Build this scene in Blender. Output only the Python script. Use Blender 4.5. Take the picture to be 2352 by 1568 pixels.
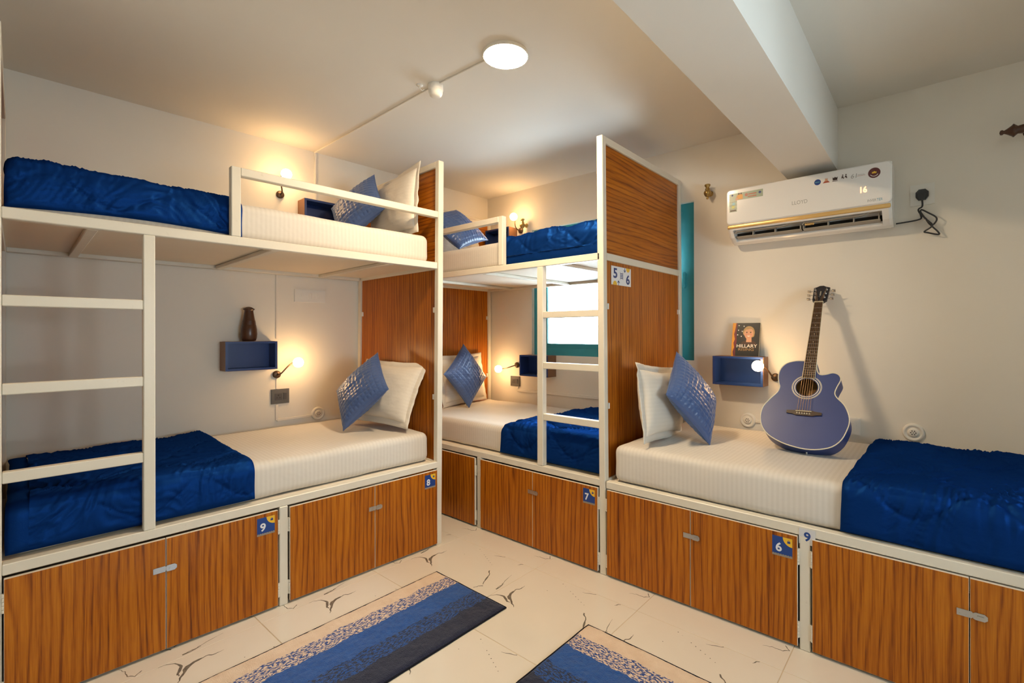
import bpy, math, random
from mathutils import Vector, Matrix, noise

for o in list(bpy.data.objects):
    bpy.data.objects.remove(o, do_unlink=True)
SC = bpy.context.scene
COL = SC.collection
DL = -0.0488          # the left wall meets the right wall at a little over 90 degrees
H = 2.73              # ceiling height

# ------------------------------------------------------------------ camera
cam = bpy.data.cameras.new('camera')
cam.sensor_width = 36.0
cam.lens = 1102.72 * 36.0 / 2352.0
cam.shift_x = -36.78 / 2352.0
cam.shift_y = -18.98 / 2352.0
cam.clip_start = 0.05
co = bpy.data.objects.new('camera', cam)
COL.objects.link(co)
yaw, pitch, roll = 0.7061, 0.0003, -0.0016
fw = Vector((-math.sin(yaw) * math.cos(pitch), math.cos(yaw) * math.cos(pitch), math.sin(pitch)))
rt = Vector((math.cos(yaw), math.sin(yaw), 0))
up = rt.cross(fw)
rt2 = math.cos(roll) * rt + math.sin(roll) * up
up2 = -math.sin(roll) * rt + math.cos(roll) * up
m = Matrix.Identity(4)
for r_ in range(3):
    m[r_][0], m[r_][1], m[r_][2] = rt2[r_], up2[r_], -fw[r_]
m.translation = Vector((3.4784, -3.4506, 1.3656))
co.matrix_world = m
SC.camera = co

# ------------------------------------------------------------------ world, light levels, exposure
SKY = 12.0             # overcast daylight outside the windows
LED = 170.0            # round ceiling panels
BULB = 35.0           # reading lamps
EXPO = 1.13
w = bpy.data.worlds.new('overcast_sky')
SC.world = w
w.use_nodes = True
bg = w.node_tree.nodes['Background']
bg.inputs[0].default_value = (0.74, 0.89, 1.0, 1)
bg.inputs[1].default_value = SKY
SC.view_settings.view_transform = 'Standard'
SC.view_settings.look = 'None'
SC.view_settings.exposure = EXPO
SC.view_settings.gamma = 1.0
SC.view_settings.use_curve_mapping = False
SC.cycles.use_denoising = True
SC.cycles.max_bounces = 8
SC.cycles.diffuse_bounces = 4
SC.cycles.glossy_bounces = 3
SC.cycles.transparent_max_bounces = 8
SC.cycles.use_adaptive_sampling = True
SC.cycles.adaptive_threshold = 0.08
SC.cycles.caustics_reflective = False
SC.cycles.caustics_refractive = False
SC.cycles.sample_clamp_indirect = 6.0


def portal(loc, rot, sx, sy):
    l = bpy.data.lights.new('window_portal', 'AREA')
    l.shape = 'RECTANGLE'
    l.size, l.size_y = sx, sy
    l.cycles.is_portal = True
    o = bpy.data.objects.new('window_portal', l)
    COL.objects.link(o)
    o.location, o.rotation_euler = loc, rot


portal((1.356, 0.14, 1.75), (math.pi / 2, 0, math.pi), 1.54, 1.16)      # look of an area light is -z
portal((5.64, -2.4, 1.35), (0, 0, 0), 1.2, 0.9)  # portal of the added end-wall window
portal((4.60, 0.14, 1.75), (math.pi / 2, 0, math.pi), 1.2, 1.16)
for o in COL.objects:
    if o.name.startswith('window_portal'):
        # aim every portal into the room
        tgt = Vector((2.6, -2.4, 1.5)) - o.location
        ax = Vector((0, -1, 0)) if o.location.y > -0.5 else Vector((-1, 0, 0))
        o.rotation_euler = ax.to_track_quat('-Z', 'Y').to_euler()

# ------------------------------------------------------------------ materials
MATS = {}


def nt(name):
    mt = bpy.data.materials.new(name)
    mt.use_nodes = True
    b = mt.node_tree.nodes['Principled BSDF']
    MATS[name] = mt
    return mt, mt.node_tree, b


def link(t, a, b):
    t.links.new(a, b)


def node(t, kind, **kw):
    n = t.nodes.new(kind)
    for k, v in kw.items():
        if k in n.inputs.keys() if isinstance(k, str) else False:
            n.inputs[k].default_value = v
        else:
            setattr(n, k, v)
    return n


def math_(t, op, a, b=None, clamp=False):
    n = t.nodes.new('ShaderNodeMath')
    n.operation = op
    n.use_clamp = clamp
    for i, v in enumerate((a, b)):
        if v is None:
            continue
        if isinstance(v, (int, float)):
            n.inputs[i].default_value = v
        else:
            t.links.new(v, n.inputs[i])
    return n.outputs[0]


def coords(t):
    return t.nodes.new('ShaderNodeTexCoord').outputs['Object']


def sep(t, v):
    s = t.nodes.new('ShaderNodeSeparateXYZ')
    t.links.new(v, s.inputs[0])
    return s.outputs


def comb(t, x, y, z):
    c = t.nodes.new('ShaderNodeCombineXYZ')
    for i, v in enumerate((x, y, z)):
        if isinstance(v, (int, float)):
            c.inputs[i].default_value = v
        else:
            t.links.new(v, c.inputs[i])
    return c.outputs[0]


def noise_(t, vec, scale, detail=3.0, rough=0.55):
    n = t.nodes.new('ShaderNodeTexNoise')
    n.inputs['Scale'].default_value = scale
    n.inputs['Detail'].default_value = detail
    n.inputs['Roughness'].default_value = rough
    if vec is not None:
        t.links.new(vec, n.inputs['Vector'])
    return n.outputs[0]


def ramp(t, fac, stops):
    r = t.nodes.new('ShaderNodeValToRGB')
    e = r.color_ramp.elements
    while len(e) < len(stops):
        e.new(0.5)
    for i, (p, c) in enumerate(stops):
        e[i].position = p
        e[i].color = (c[0], c[1], c[2], 1)
    t.links.new(fac, r.inputs[0])
    return r.outputs[0]


def mixc(t, fac, a, b):
    n = t.nodes.new('ShaderNodeMix')
    n.data_type = 'RGBA'
    for sock, v in ((n.inputs[0], fac), (n.inputs[6], a), (n.inputs[7], b)):
        if isinstance(v, (int, float)):
            sock.default_value = v
        elif isinstance(v, (tuple, list)):
            sock.default_value = (v[0], v[1], v[2], 1)
        else:
            t.links.new(v, sock)
    return n.outputs[2]


def bump(t, b, h, strength, dist):
    n = t.nodes.new('ShaderNodeBump')
    n.inputs['Strength'].default_value = strength
    n.inputs['Distance'].default_value = dist
    t.links.new(h, n.inputs['Height'])
    t.links.new(n.outputs[0], b.inputs['Normal'])


def plain(name, c, rough=0.5, metal=0.0, spec=0.5, var=0.06, scale=8.0, bmp=0.0, bscale=200.0):
    """a single-coloured surface with faint procedural unevenness"""
    mt, t, b = nt(name)
    v = coords(t)
    f = noise_(t, v, scale, 3)
    link(t, mixc(t, f, tuple(x * (1 - var) for x in c), tuple(min(1, x * (1 + var)) for x in c)), b.inputs['Base Color'])
    b.inputs['Roughness'].default_value = rough
    b.inputs['Metallic'].default_value = metal
    b.inputs['Specular IOR Level'].default_value = spec
    if bmp:
        bump(t, b, noise_(t, v, bscale, 2), bmp, 0.002)
    return mt


plain('wall_paint', (0.80, 0.755, 0.675), 0.62, 0, 0.3, 0.03, 2.2, 0.10, 60)
plain('ceiling_paint', (0.79, 0.745, 0.67), 0.7, 0, 0.25, 0.03, 1.6, 0.08, 60)
plain('beam_paint', (0.80, 0.77, 0.71), 0.65, 0, 0.3, 0.02, 1.6, 0.08, 60)
plain('grout', (0.58, 0.46, 0.31), 0.9, 0, 0.1, 0.2, 6)
plain('cream_plywood', (0.78, 0.70, 0.58), 0.6, 0, 0.3, 0.05, 3, 0.05, 80)
plain('teal_paint', (0.035, 0.30, 0.37), 0.4, 0, 0.5, 0.12, 9)
plain('white_plastic', (0.80, 0.78, 0.73), 0.32, 0, 0.5, 0.01)
plain('ac_white', (0.84, 0.82, 0.79), 0.16, 0, 0.5, 0.01)
plain('gold_trim', (0.72, 0.47, 0.18), 0.30, 0.55, 0.5, 0.03)
plain('vent_grey', (0.36, 0.33, 0.28), 0.5, 0, 0.4, 0.05)
plain('dark_cavity', (0.03, 0.028, 0.025), 0.8, 0, 0.2, 0.1)
plain('black_plastic', (0.018, 0.018, 0.02), 0.38, 0, 0.5, 0.1)
plain('grey_plastic', (0.075, 0.07, 0.068), 0.4, 0, 0.5, 0.05)
plain('switch_grey', (0.12, 0.115, 0.11), 0.35, 0, 0.5, 0.05)
plain('lamp_brown', (0.085, 0.045, 0.022), 0.35, 0.4, 0.5, 0.15, 20)
plain('chrome', (0.50, 0.49, 0.48), 0.34, 1.0, 0.5, 0.05, 40)
plain('brass', (0.42, 0.29, 0.10), 0.3, 0.85, 0.5, 0.25, 25)
plain('dark_wood', (0.085, 0.035, 0.018), 0.28, 0, 0.5, 0.3, 12)
plain('shelf_blue', (0.016, 0.045, 0.19), 0.28, 0, 0.5, 0.08, 5)
plain('shelf_brown', (0.26, 0.12, 0.055), 0.42, 0, 0.4, 0.15, 9)
plain('sticker_blue', (0.008, 0.05, 0.24), 0.35, 0, 0.5, 0.02)
plain('sticker_navy', (0.02, 0.05, 0.20), 0.4, 0, 0.5, 0.02)
plain('sticker_yellow', (0.80, 0.49, 0.03), 0.35, 0, 0.5, 0.02)
plain('sticker_white', (0.74, 0.76, 0.80), 0.35, 0, 0.5, 0.02)
plain('sticker_grey', (0.27, 0.24, 0.20), 0.5, 0, 0.4, 0.05)
plain('label_film', (0.62, 0.62, 0.64), 0.18, 0, 0.5, 0.02)
plain('guitar_binding', (0.74, 0.68, 0.52), 0.35, 0, 0.5, 0.03)
plain('rosewood', (0.055, 0.030, 0.016), 0.4, 0, 0.4, 0.3, 40)
plain('guitar_inside', (0.22, 0.11, 0.03), 0.6, 0, 0.3, 0.2, 30)
plain('string_bronze', (0.55, 0.34, 0.18), 0.3, 0.9, 0.5, 0.05)
plain('headstock_black', (0.012, 0.013, 0.022), 0.18, 0, 0.5, 0.05)
plain('book_pages', (0.70, 0.62, 0.45), 0.8, 0, 0.2, 0.05)
plain('book_black', (0.026, 0.024, 0.022), 0.3, 0, 0.5, 0.1, 30)
plain('book_orange', (0.72, 0.30, 0.02), 0.35, 0, 0.5, 0.15, 40)
plain('book_maroon', (0.16, 0.02, 0.03), 0.35, 0, 0.5, 0.15, 40)
plain('print_skin', (0.62, 0.33, 0.20), 0.35, 0, 0.5, 0.10, 60)
plain('print_blush', (0.62, 0.26, 0.18), 0.35, 0, 0.5, 0.10, 60)
plain('print_hair', (0.42, 0.27, 0.11), 0.35, 0, 0.5, 0.35, 70)
plain('print_dark', (0.06, 0.03, 0.02), 0.35, 0, 0.5, 0.05)
plain('print_white', (0.80, 0.77, 0.70), 0.35, 0, 0.5, 0.02)
plain('print_green', (0.30, 0.36, 0.26), 0.3, 0, 0.5, 0.1, 40)
plain('print_cyan', (0.10, 0.35, 0.45), 0.3, 0, 0.5, 0.1)
plain('print_lime', (0.45, 0.45, 0.04), 0.3, 0, 0.5, 0.1)
plain('print_red', (0.42, 0.10, 0.05), 0.3, 0, 0.5, 0.1)
plain('print_maroon', (0.10, 0.012, 0.012), 0.3, 0, 0.5, 0.1)
plain('print_grey', (0.36, 0.35, 0.32), 0.3, 0.3, 0.5, 0.1)
plain('rug_binding', (0.012, 0.012, 0.018), 0.95, 0, 0.1, 0.2, 50)


def guitar_blue():
    mt, t, b = nt('guitar_blue')
    v = coords(t)
    f = noise_(t, v, 5, 3)
    link(t, mixc(t, f, (0.020, 0.040, 0.16), (0.026, 0.052, 0.20)), b.inputs['Base Color'])
    b.inputs['Roughness'].default_value = 0.42
    b.inputs['Coat Weight'].default_value = 0.12
    b.inputs['Coat Roughness'].default_value = 0.25


guitar_blue()


def frame_paint():
    """cream enamel on steel tube, a little scuffed"""
    mt, t, b = nt('cream_enamel')
    v = coords(t)
    a = noise_(t, v, 3.5, 4, 0.6)
    d = noise_(t, v, 26, 5, 0.7)
    c = mixc(t, a, (0.66, 0.615, 0.515), (0.745, 0.70, 0.60))
    k = ramp(t, d, [(0.0, (1, 1, 1)), (0.30, (1, 1, 1)), (0.36, (0, 0, 0)), (1.0, (0, 0, 0))])
    k2 = math_(t, 'MULTIPLY', k, 0.13)
    link(t, mixc(t, k2, c, (0.34, 0.27, 0.18)), b.inputs['Base Color'])
    b.inputs['Roughness'].default_value = 0.38
    bump(t, b, noise_(t, v, 60, 3), 0.08, 0.003)


frame_paint()


def wood(name, horizontal):
    """teak-print laminate: dark streaks and cathedral figure running along the grain"""
    mt, t, b = nt(name)
    x, y, z = sep(t, coords(t))
    rnd = t.nodes.new('ShaderNodeObjectInfo').outputs['Random']
    hh = math_(t, 'ADD', x, y)
    across, along = (z, hh) if horizontal else (hh, z)
    r1 = math_(t, 'MULTIPLY', rnd, 7.3)
    v = comb(t, math_(t, 'ADD', across, r1), math_(t, 'MULTIPLY', along, 0.115), math_(t, 'MULTIPLY', rnd, 11.0))
    wv = t.nodes.new('ShaderNodeTexWave')
    wv.wave_type, wv.bands_direction, wv.wave_profile = 'BANDS', 'X', 'SIN'
    wv.inputs['Scale'].default_value = 11.0
    wv.inputs['Distortion'].default_value = 11.0
    wv.inputs['Detail'].default_value = 2.0
    wv.inputs['Detail Scale'].default_value = 0.75
    wv.inputs['Detail Roughness'].default_value = 0.42
    link(t, v, wv.inputs['Vector'])
    v2 = comb(t, math_(t, 'ADD', across, r1), math_(t, 'MULTIPLY', along, 0.022), 0.0)
    fine = noise_(t, v2, 230, 3, 0.6)
    v3 = comb(t, math_(t, 'ADD', across, r1), math_(t, 'MULTIPLY', along, 0.05), 3.0)
    broad = noise_(t, v3, 22, 2, 0.5)
    # fine dark pores, thin lines of the figure, slow tone changes
    pore = math_(t, 'MULTIPLY', math_(t, 'SUBTRACT', fine, 0.5), 1.05)
    line = math_(t, 'POWER', wv.outputs['Fac'], 4.0)
    f = math_(t, 'ADD', math_(t, 'ADD', 0.62, pore), math_(t, 'MULTIPLY', math_(t, 'SUBTRACT', broad, 0.5), 0.62))
    f = math_(t, 'SUBTRACT', f, math_(t, 'MULTIPLY', line, 0.26))
    c = ramp(t, f, [(0.10, (0.090, 0.018, 0.002)), (0.34, (0.235, 0.058, 0.004)), (0.56, (0.39, 0.114, 0.006)), (0.85, (0.51, 0.172, 0.010))])
    link(t, c, b.inputs['Base Color'])
    b.inputs['Roughness'].default_value = 0.34
    b.inputs['Specular IOR Level'].default_value = 0.28
    bump(t, b, fine, 0.05, 0.001)


wood('wood_upright', False)
wood('wood_sideways', True)


def tile():
    mt, t, b = nt('floor_tile')
    v = coords(t)
    f = noise_(t, v, 3.0, 4)
    link(t, mixc(t, f, (0.70, 0.63, 0.53), (0.76, 0.70, 0.60)), b.inputs['Base Color'])
    b.inputs['Roughness'].default_value = 0.09
    b.inputs['Specular IOR Level'].default_value = 0.5
    mt, t, b = nt('tile_vein')
    v = coords(t)
    f = noise_(t, v, 70, 4)
    link(t, mixc(t, f, (0.05, 0.045, 0.04), (0.28, 0.25, 0.20)), b.inputs['Base Color'])
    b.inputs['Roughness'].default_value = 0.12


tile()


def sheet():
    """satin-stripe cotton: narrow matt and glossy stripes across the bed"""
    for nm, ax in (('striped_sheet_y', 1), ('striped_sheet_x', 0)):
        mt, t, b = nt(nm)
        v = coords(t)
        s = sep(t, v)
        k = math_(t, 'SINE', math_(t, 'MULTIPLY', s[ax], 2 * math.pi / 0.022))
        k = math_(t, 'ADD', math_(t, 'MULTIPLY', k, 2.0, ), 0.5, True)
        n = noise_(t, v, 6, 3)
        c = mixc(t, k, (0.630, 0.592, 0.538), (0.660, 0.622, 0.568))
        link(t, c, b.inputs['Base Color'])
        link(t, math_(t, 'ADD', math_(t, 'MULTIPLY', k, -0.12), 0.68), b.inputs['Roughness'])
        b.inputs['Sheen Weight'].default_value = 0.15
        b.inputs['Specular IOR Level'].default_value = 0.3
        bump(t, b, n, 0.25, 0.02)
    mt, t, b = nt('pillow_cream')
    v = coords(t)
    s = sep(t, v)
    k = math_(t, 'SINE', math_(t, 'MULTIPLY', s[2], 2 * math.pi / 0.022))
    k = math_(t, 'ADD', math_(t, 'MULTIPLY', k, 2.0), 0.5, True)
    link(t, mixc(t, k, (0.685, 0.635, 0.56), (0.700, 0.650, 0.575)), b.inputs['Base Color'])
    b.inputs['Roughness'].default_value = 0.6
    b.inputs['Specular IOR Level'].default_value = 0.3
    bump(t, b, noise_(t, v, 9, 4), 0.35, 0.02)


sheet()


def cloth():
    mt, t, b = nt('comforter_navy')
    v = coords(t)
    n = noise_(t, v, 3, 3)
    base = mixc(t, n, (0.0018, 0.013, 0.076), (0.0032, 0.021, 0.120))
    bp = t.nodes.new('ShaderNodeBump')
    bp.inputs['Strength'].default_value = 0.25
    bp.inputs['Distance'].default_value = 0.004
    link(t, noise_(t, v, 45, 3), bp.inputs['Height'])
    df = t.nodes.new('ShaderNodeBsdfDiffuse')
    link(t, base, df.inputs['Color'])
    link(t, bp.outputs[0], df.inputs['Normal'])
    gl = t.nodes.new('ShaderNodeBsdfGlossy')       # satin weave: the highlight takes the thread colour
    gl.inputs['Color'].default_value = (0.012, 0.095, 0.42, 1)
    gl.inputs['Roughness'].default_value = 0.52
    link(t, bp.outputs[0], gl.inputs['Normal'])
    mx = t.nodes.new('ShaderNodeMixShader')
    mx.inputs[0].default_value = 0.20
    link(t, df.outputs[0], mx.inputs[1])
    link(t, gl.outputs[0], mx.inputs[2])
    out = [q for q in t.nodes if q.type == 'OUTPUT_MATERIAL'][0]
    link(t, mx.outputs[0], out.inputs[0])
    t.nodes.remove(b)
    mt, t, b = nt('cushion_blue')
    v = coords(t)
    n = noise_(t, v, 5, 3)
    link(t, mixc(t, n, (0.046, 0.092, 0.245), (0.062, 0.118, 0.300)), b.inputs['Base Color'])
    b.inputs['Roughness'].default_value = 0.36
    b.inputs['Specular IOR Level'].default_value = 0.6
    b.inputs['Sheen Weight'].default_value = 0.25
    b.inputs['Sheen Tint'].default_value = (0.5, 0.65, 1.0, 1)
    bump(t, b, noise_(t, v, 40, 2), 0.12, 0.004)


cloth()


def rug():
    """tufted bath-mat stripes; u runs across the mat (object y) and the tufts in rows along it (object x)"""
    mt, t, b = nt('rug_pile')
    v = coords(t)
    x, y, z = sep(t, v)
    wob = math_(t, 'MULTIPLY', math_(t, 'SUBTRACT', noise_(t, comb(t, x, 0.0, 0.0), 9, 3), 0.5), 0.05)
    u = math_(t, 'ADD', y, wob)
    big = noise_(t, v, 20, 3)
    rows = noise_(t, comb(t, math_(t, 'MULTIPLY', x, 0.42), y, 0.0), 150, 2, 0.6)
    spk = math_(t, 'GREATER_THAN', rows, 0.50)
    beige = mixc(t, big, (0.66, 0.47, 0.31), (0.82, 0.66, 0.50))
    blue = mixc(t, noise_(t, v, 60, 3), (0.006, 0.045, 0.20), (0.014, 0.105, 0.40))
    navy = mixc(t, noise_(t, v, 60, 3), (0.008, 0.010, 0.030), (0.016, 0.019, 0.048))
    sp1 = mixc(t, spk, (0.015, 0.055, 0.24), beige)
    sp2 = mixc(t, spk, navy, blue)

    def step(e):
        return math_(t, 'GREATER_THAN', u, e)
    c = mixc(t, step(0.098), beige, sp1)
    c = mixc(t, step(0.192), c, blue)
    c = mixc(t, step(0.322), c, sp2)
    c = mixc(t, step(0.422), c, navy)
    link(t, c, b.inputs['Base Color'])
    b.inputs['Roughness'].default_value = 0.95
    b.inputs['Specular IOR Level'].default_value = 0.1
    b.inputs['Sheen Weight'].default_value = 0.3
    bump(t, b, noise_(t, v, 260, 3), 0.9, 0.004)


rug()


def emit(name, c, s):
    mt, t, b = nt(name)
    b.inputs['Base Color'].default_value = (0.8, 0.8, 0.8, 1)
    b.inputs['Emission Color'].default_value = (c[0], c[1], c[2], 1)
    b.inputs['Emission Strength'].default_value = s
    b.inputs['Roughness'].default_value = 0.4


WARM = (1.0, 0.60, 0.26)
emit('led_panel', (1.0, 0.75, 0.47), LED)
emit('bulb_glow', WARM, BULB)
emit('display_glow', (1.0, 0.33, 0.10), 1.6)


def glass():
    mt = bpy.data.materials.new('window_glass')
    mt.use_nodes = True
    t = mt.node_tree
    t.nodes.clear()
    out = t.nodes.new('ShaderNodeOutputMaterial')
    tr = t.nodes.new('ShaderNodeBsdfTransparent')
    gl = t.nodes.new('ShaderNodeBsdfGlossy')
    gl.inputs['Roughness'].default_value = 0.03
    fr = t.nodes.new('ShaderNodeFresnel')
    fr.inputs[0].default_value = 1.45
    v = coords(t)
    n = noise_(t, v, 4, 2)
    tr_c = ramp(t, n, [(0.0, (0.93, 0.95, 0.95)), (1.0, (0.98, 0.99, 0.99))])
    t.links.new(tr_c, tr.inputs[0])
    mx = t.nodes.new('ShaderNodeMixShader')
    t.links.new(fr.outputs[0], mx.inputs[0])
    t.links.new(tr.outputs[0], mx.inputs[1])
    t.links.new(gl.outputs[0], mx.inputs[2])
    t.links.new(mx.outputs[0], out.inputs[0])
    MATS['window_glass'] = mt


glass()


# ------------------------------------------------------------------ mesh building
class MB:
    """collects shapes for ONE mesh object; every face carries a material slot"""

    def __init__(s):
        s.v, s.f, s.m, s.sm = [], [], [], []

    def add(s, vs, fs, mi=0, smooth=False):
        b = len(s.v)
        s.v += [tuple(p) for p in vs]
        s.f += [tuple(b + i for i in f) for f in fs]
        s.m += [mi] * len(fs)
        s.sm += [smooth] * len(fs)
        return s

    def box(s, a, b, mi=0, c=0.0):
        x0, y0, z0 = (min(a[i], b[i]) for i in range(3))
        x1, y1, z1 = (max(a[i], b[i]) for i in range(3))
        if c <= 0:
            vs = [(x, y, z) for x in (x0, x1) for y in (y0, y1) for z in (z0, z1)]
            return s.add(vs, [(0, 1, 3, 2), (4, 6, 7, 5), (0, 4, 5, 1), (2, 3, 7, 6), (0, 2, 6, 4), (1, 5, 7, 3)], mi)
        c = min(c, (x1 - x0) * .45, (y1 - y0) * .45, (z1 - z0) * .45)
        # chamfered box
        vs, idx = [], {}
        lo, hi = (x0, y0, z0), (x1, y1, z1)
        for ax in range(3):
            for sa in (0, 1):
                for sb in (0, 1):
                    for sc in (0, 1):
                        sg = (sa, sb, sc)
                        p = [0, 0, 0]
                        for k in range(3):
                            e = (lo, hi)[sg[k]][k]
                            p[k] = e if k == ax else e + (c if sg[k] == 0 else -c)
                        idx[ax, sg] = len(vs)
                        vs.append(tuple(p))
        fs = []
        cyc = ((0, 0), (1, 0), (1, 1), (0, 1))
        for ax in range(3):
            o1, o2 = (ax + 1) % 3, (ax + 2) % 3
            for sd in (0, 1):
                q = []
                for (i, j) in cyc:
                    sg = [0, 0, 0]
                    sg[ax], sg[o1], sg[o2] = sd, i, j
                    q.append(idx[ax, tuple(sg)])
                fs.append(tuple(q if sd else q[::-1]))
        for ax in range(3):          # edges parallel to ax
            o1, o2 = (ax + 1) % 3, (ax + 2) % 3
            for i in (0, 1):
                for j in (0, 1):
                    def g(face, e):
                        sg = [0, 0, 0]
                        sg[ax], sg[o1], sg[o2] = e, i, j
                        return idx[face, tuple(sg)]
                    q = [g(o1, 0), g(o1, 1), g(o2, 1), g(o2, 0)]
                    fs.append(tuple(q if (i != j) else q[::-1]))
        for i in (0, 1):
            for j in (0, 1):
                for k in (0, 1):
                    sg = (i, j, k)
                    q = [idx[0, sg], idx[1, sg], idx[2, sg]]
                    fs.append(tuple(q if (i + j + k) % 2 else q[::-1]))
        return s.add(vs, fs, mi)

    def bar(s, p0, p1, w, h, mi=0, upv=(0, 0, 1), c=0.003):
        """rectangular tube from p0 to p1 (centre line); w sideways, h along upv"""
        p0, p1 = Vector(p0), Vector(p1)
        d = (p1 - p0)
        L = d.length
        d.normalize()
        u = Vector(upv)
        if abs(d.dot(u)) > 0.95:
            u = Vector((0, 1, 0))
        sd = d.cross(u).normalized()
        u = sd.cross(d).normalized()
        t = MB().box((0, -w / 2, -h / 2), (L, w / 2, h / 2), 0, c)
        vs = [p0 + d * a + sd * (-b) + u * e for a, b, e in t.v]
        return s.add(vs, t.f, mi)

    def rings(s, rings, mi=0, smooth=True, caps=(True, True), closed=True):
        n = len(rings[0])
        vs = [p for r in rings for p in r]
        fs = []
        for i in range(len(rings) - 1):
            for j in range(n if closed else n - 1):
                k = (j + 1) % n
                fs.append((i * n + j, i * n + k, (i + 1) * n + k, (i + 1) * n + j))
        s.add(vs, fs, mi, smooth)
        if caps[0]:
            s.add(rings[0][::-1], [tuple(range(n))], mi)
        if caps[1]:
            s.add(rings[-1], [tuple(range(n))], mi)
        return s

    def tube(s, path, r, n=8, mi=0, caps=(True, True)):
        path = [Vector(p) for p in path]
        rad = r if isinstance(r, (list, tuple)) else [r] * len(path)
        out = []
        d0 = (path[1] - path[0]).normalized()
        a = Vector((0, 0, 1)) if abs(d0.z) < 0.9 else Vector((1, 0, 0))
        a = (a - d0 * a.dot(d0)).normalized()
        for i, p in enumerate(path):
            d = (path[min(i + 1, len(path) - 1)] - path[max(i - 1, 0)]).normalized()
            a = (a - d * a.dot(d)).normalized()
            b = d.cross(a)
            out.append([p + rad[i] * (math.cos(2 * math.pi * k / n) * a + math.sin(2 * math.pi * k / n) * b) for k in range(n)])
        return s.rings(out, mi, True, caps)

    def lathe(s, prof, o, axis=(0, 0, 1), n=24, mi=0):
        """prof: (radius, distance along axis)"""
        o, ax = Vector(o), Vector(axis).normalized()
        a = Vector((1, 0, 0)) if abs(ax.x) < 0.9 else Vector((0, 1, 0))
        a = (a - ax * a.dot(ax)).normalized()
        b = ax.cross(a)
        out = [[o + ax * h + max(r, 1e-5) * (math.cos(2 * math.pi * k / n) * a + math.sin(2 * math.pi * k / n) * b) for k in range(n)] for r, h in prof]
        return s.rings(out, mi, True)

    def flat(s, T, pts, d=0.0, mi=0):
        """2D polygon on a surface frame T = (origin, ux, uz, n) lifted by d"""
        o, ux, uz, n = T
        return s.add([o + ux * a + uz * b + n * d for a, b in pts], [tuple(range(len(pts)))], mi)

    def slab(s, T, pts, d0, d1, mi=0):
        o, ux, uz, n = T
        k = len(pts)
        r0 = [o + ux * a + uz * b + n * d0 for a, b in pts]
        r1 = [o + ux * a + uz * b + n * d1 for a, b in pts]
        return s.rings([r0, r1], mi, False)

    def text(s, T, string, cx, cz, height, d, mi=0, bold=0.0, width=None, shear=0.0):
        vs, fs = text_geo(string, bold)
        x0, x1 = min(v[0] for v in vs), max(v[0] for v in vs)
        y0, y1 = min(v[1] for v in vs), max(v[1] for v in vs)
        k = height / (y1 - y0)
        kx = k if width is None else width / (x1 - x0)
        o, ux, uz, n = T
        vv = [o + ux * (cx + (a - (x0 + x1) / 2) * kx + shear * (b - y0) * k) + uz * (cz + (b - (y0 + y1) / 2) * k) + n * d for a, b in vs]
        return s.add(vv, fs, mi)

    def mesh(s, name, mats, base=(0, 0, 0)):
        me = bpy.data.meshes.new(name)
        bx, by, bz = base
        me.from_pydata([(x - bx, y - by, z - bz) for x, y, z in s.v], [], s.f)
        for mt in mats:
            me.materials.append(MATS[mt])
        me.polygons.foreach_set('material_index', s.m)
        me.polygons.foreach_set('use_smooth', s.sm)
        me.update()
        return me


TXT = {}


def text_geo(string, bold):
    if (string, bold) in TXT:
        return TXT[string, bold]
    cu = bpy.data.curves.new('t', 'FONT')
    cu.body = string
    cu.resolution_u = 4
    cu.offset = bold
    o = bpy.data.objects.new('t', cu)
    COL.objects.link(o)
    dg = bpy.context.evaluated_depsgraph_get()
    me = o.evaluated_get(dg).to_mesh()
    vs = [(v.co.x, v.co.y) for v in me.vertices]
    fs = [tuple(p.vertices) for p in me.polygons]
    o.evaluated_get(dg).to_mesh_clear()
    bpy.data.objects.remove(o)
    bpy.data.curves.remove(cu)
    TXT[string, bold] = (vs, fs)
    return vs, fs


ROT = Matrix.Rotation(DL, 4, 'Z')
BASE = {}


def place(o, frame, base):
    b = Vector(base)
    if frame == 'L':
        o.location = ROT @ b
        o.rotation_euler = (0, 0, DL)
    else:
        o.location = b


def tag(o, label=None, cat=None, group=None, kind=None):
    if label:
        o['label'] = label
    if cat:
        o['category'] = cat
    if group:
        o['group'] = group
    if kind:
        o['kind'] = kind
    return o


def thing(name, label, cat, base, frame='R', group=None, kind=None):
    o = bpy.data.objects.new(name, None)
    o.empty_display_size = 0.05
    COL.objects.link(o)
    place(o, frame, base)
    tag(o, label, cat, group, kind)
    BASE[o] = base
    return o


def part(root, name, mb, mats, under=None, label=None, kind=None):
    """a mesh child of a thing (or, with under, of one of its parts); coordinates are those of the room frame"""
    base = BASE[root]
    o = bpy.data.objects.new(name, mb if isinstance(mb, bpy.types.Mesh) else mb.mesh(name, mats if isinstance(mats, (list, tuple)) else [mats], base))
    COL.objects.link(o)
    o.parent = under if under is not None else root
    tag(o, label, None, None, kind)
    return o


def solid(name, mb, mats, label, cat, base, frame='R', group=None, kind=None):
    o = bpy.data.objects.new(name, mb.mesh(name, mats if isinstance(mats, (list, tuple)) else [mats], base))
    COL.objects.link(o)
    place(o, frame, base)
    BASE[o] = base
    return tag(o, label, cat, group, kind)


V = Vector
FX = (V((0, 1, 0)), V((0, 0, 1)), V((1, 0, 0)))      # a surface that faces +x
FY = (V((1, 0, 0)), V((0, 0, 1)), V((0, -1, 0)))     # a surface that faces -y


def SF(o, kind):
    return (V(o),) + (FX if kind == 'x' else FY)


def rect(a0, b0, a1, b1):
    return [(a0, b0), (a1, b0), (a1, b1), (a0, b1)]


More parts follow.
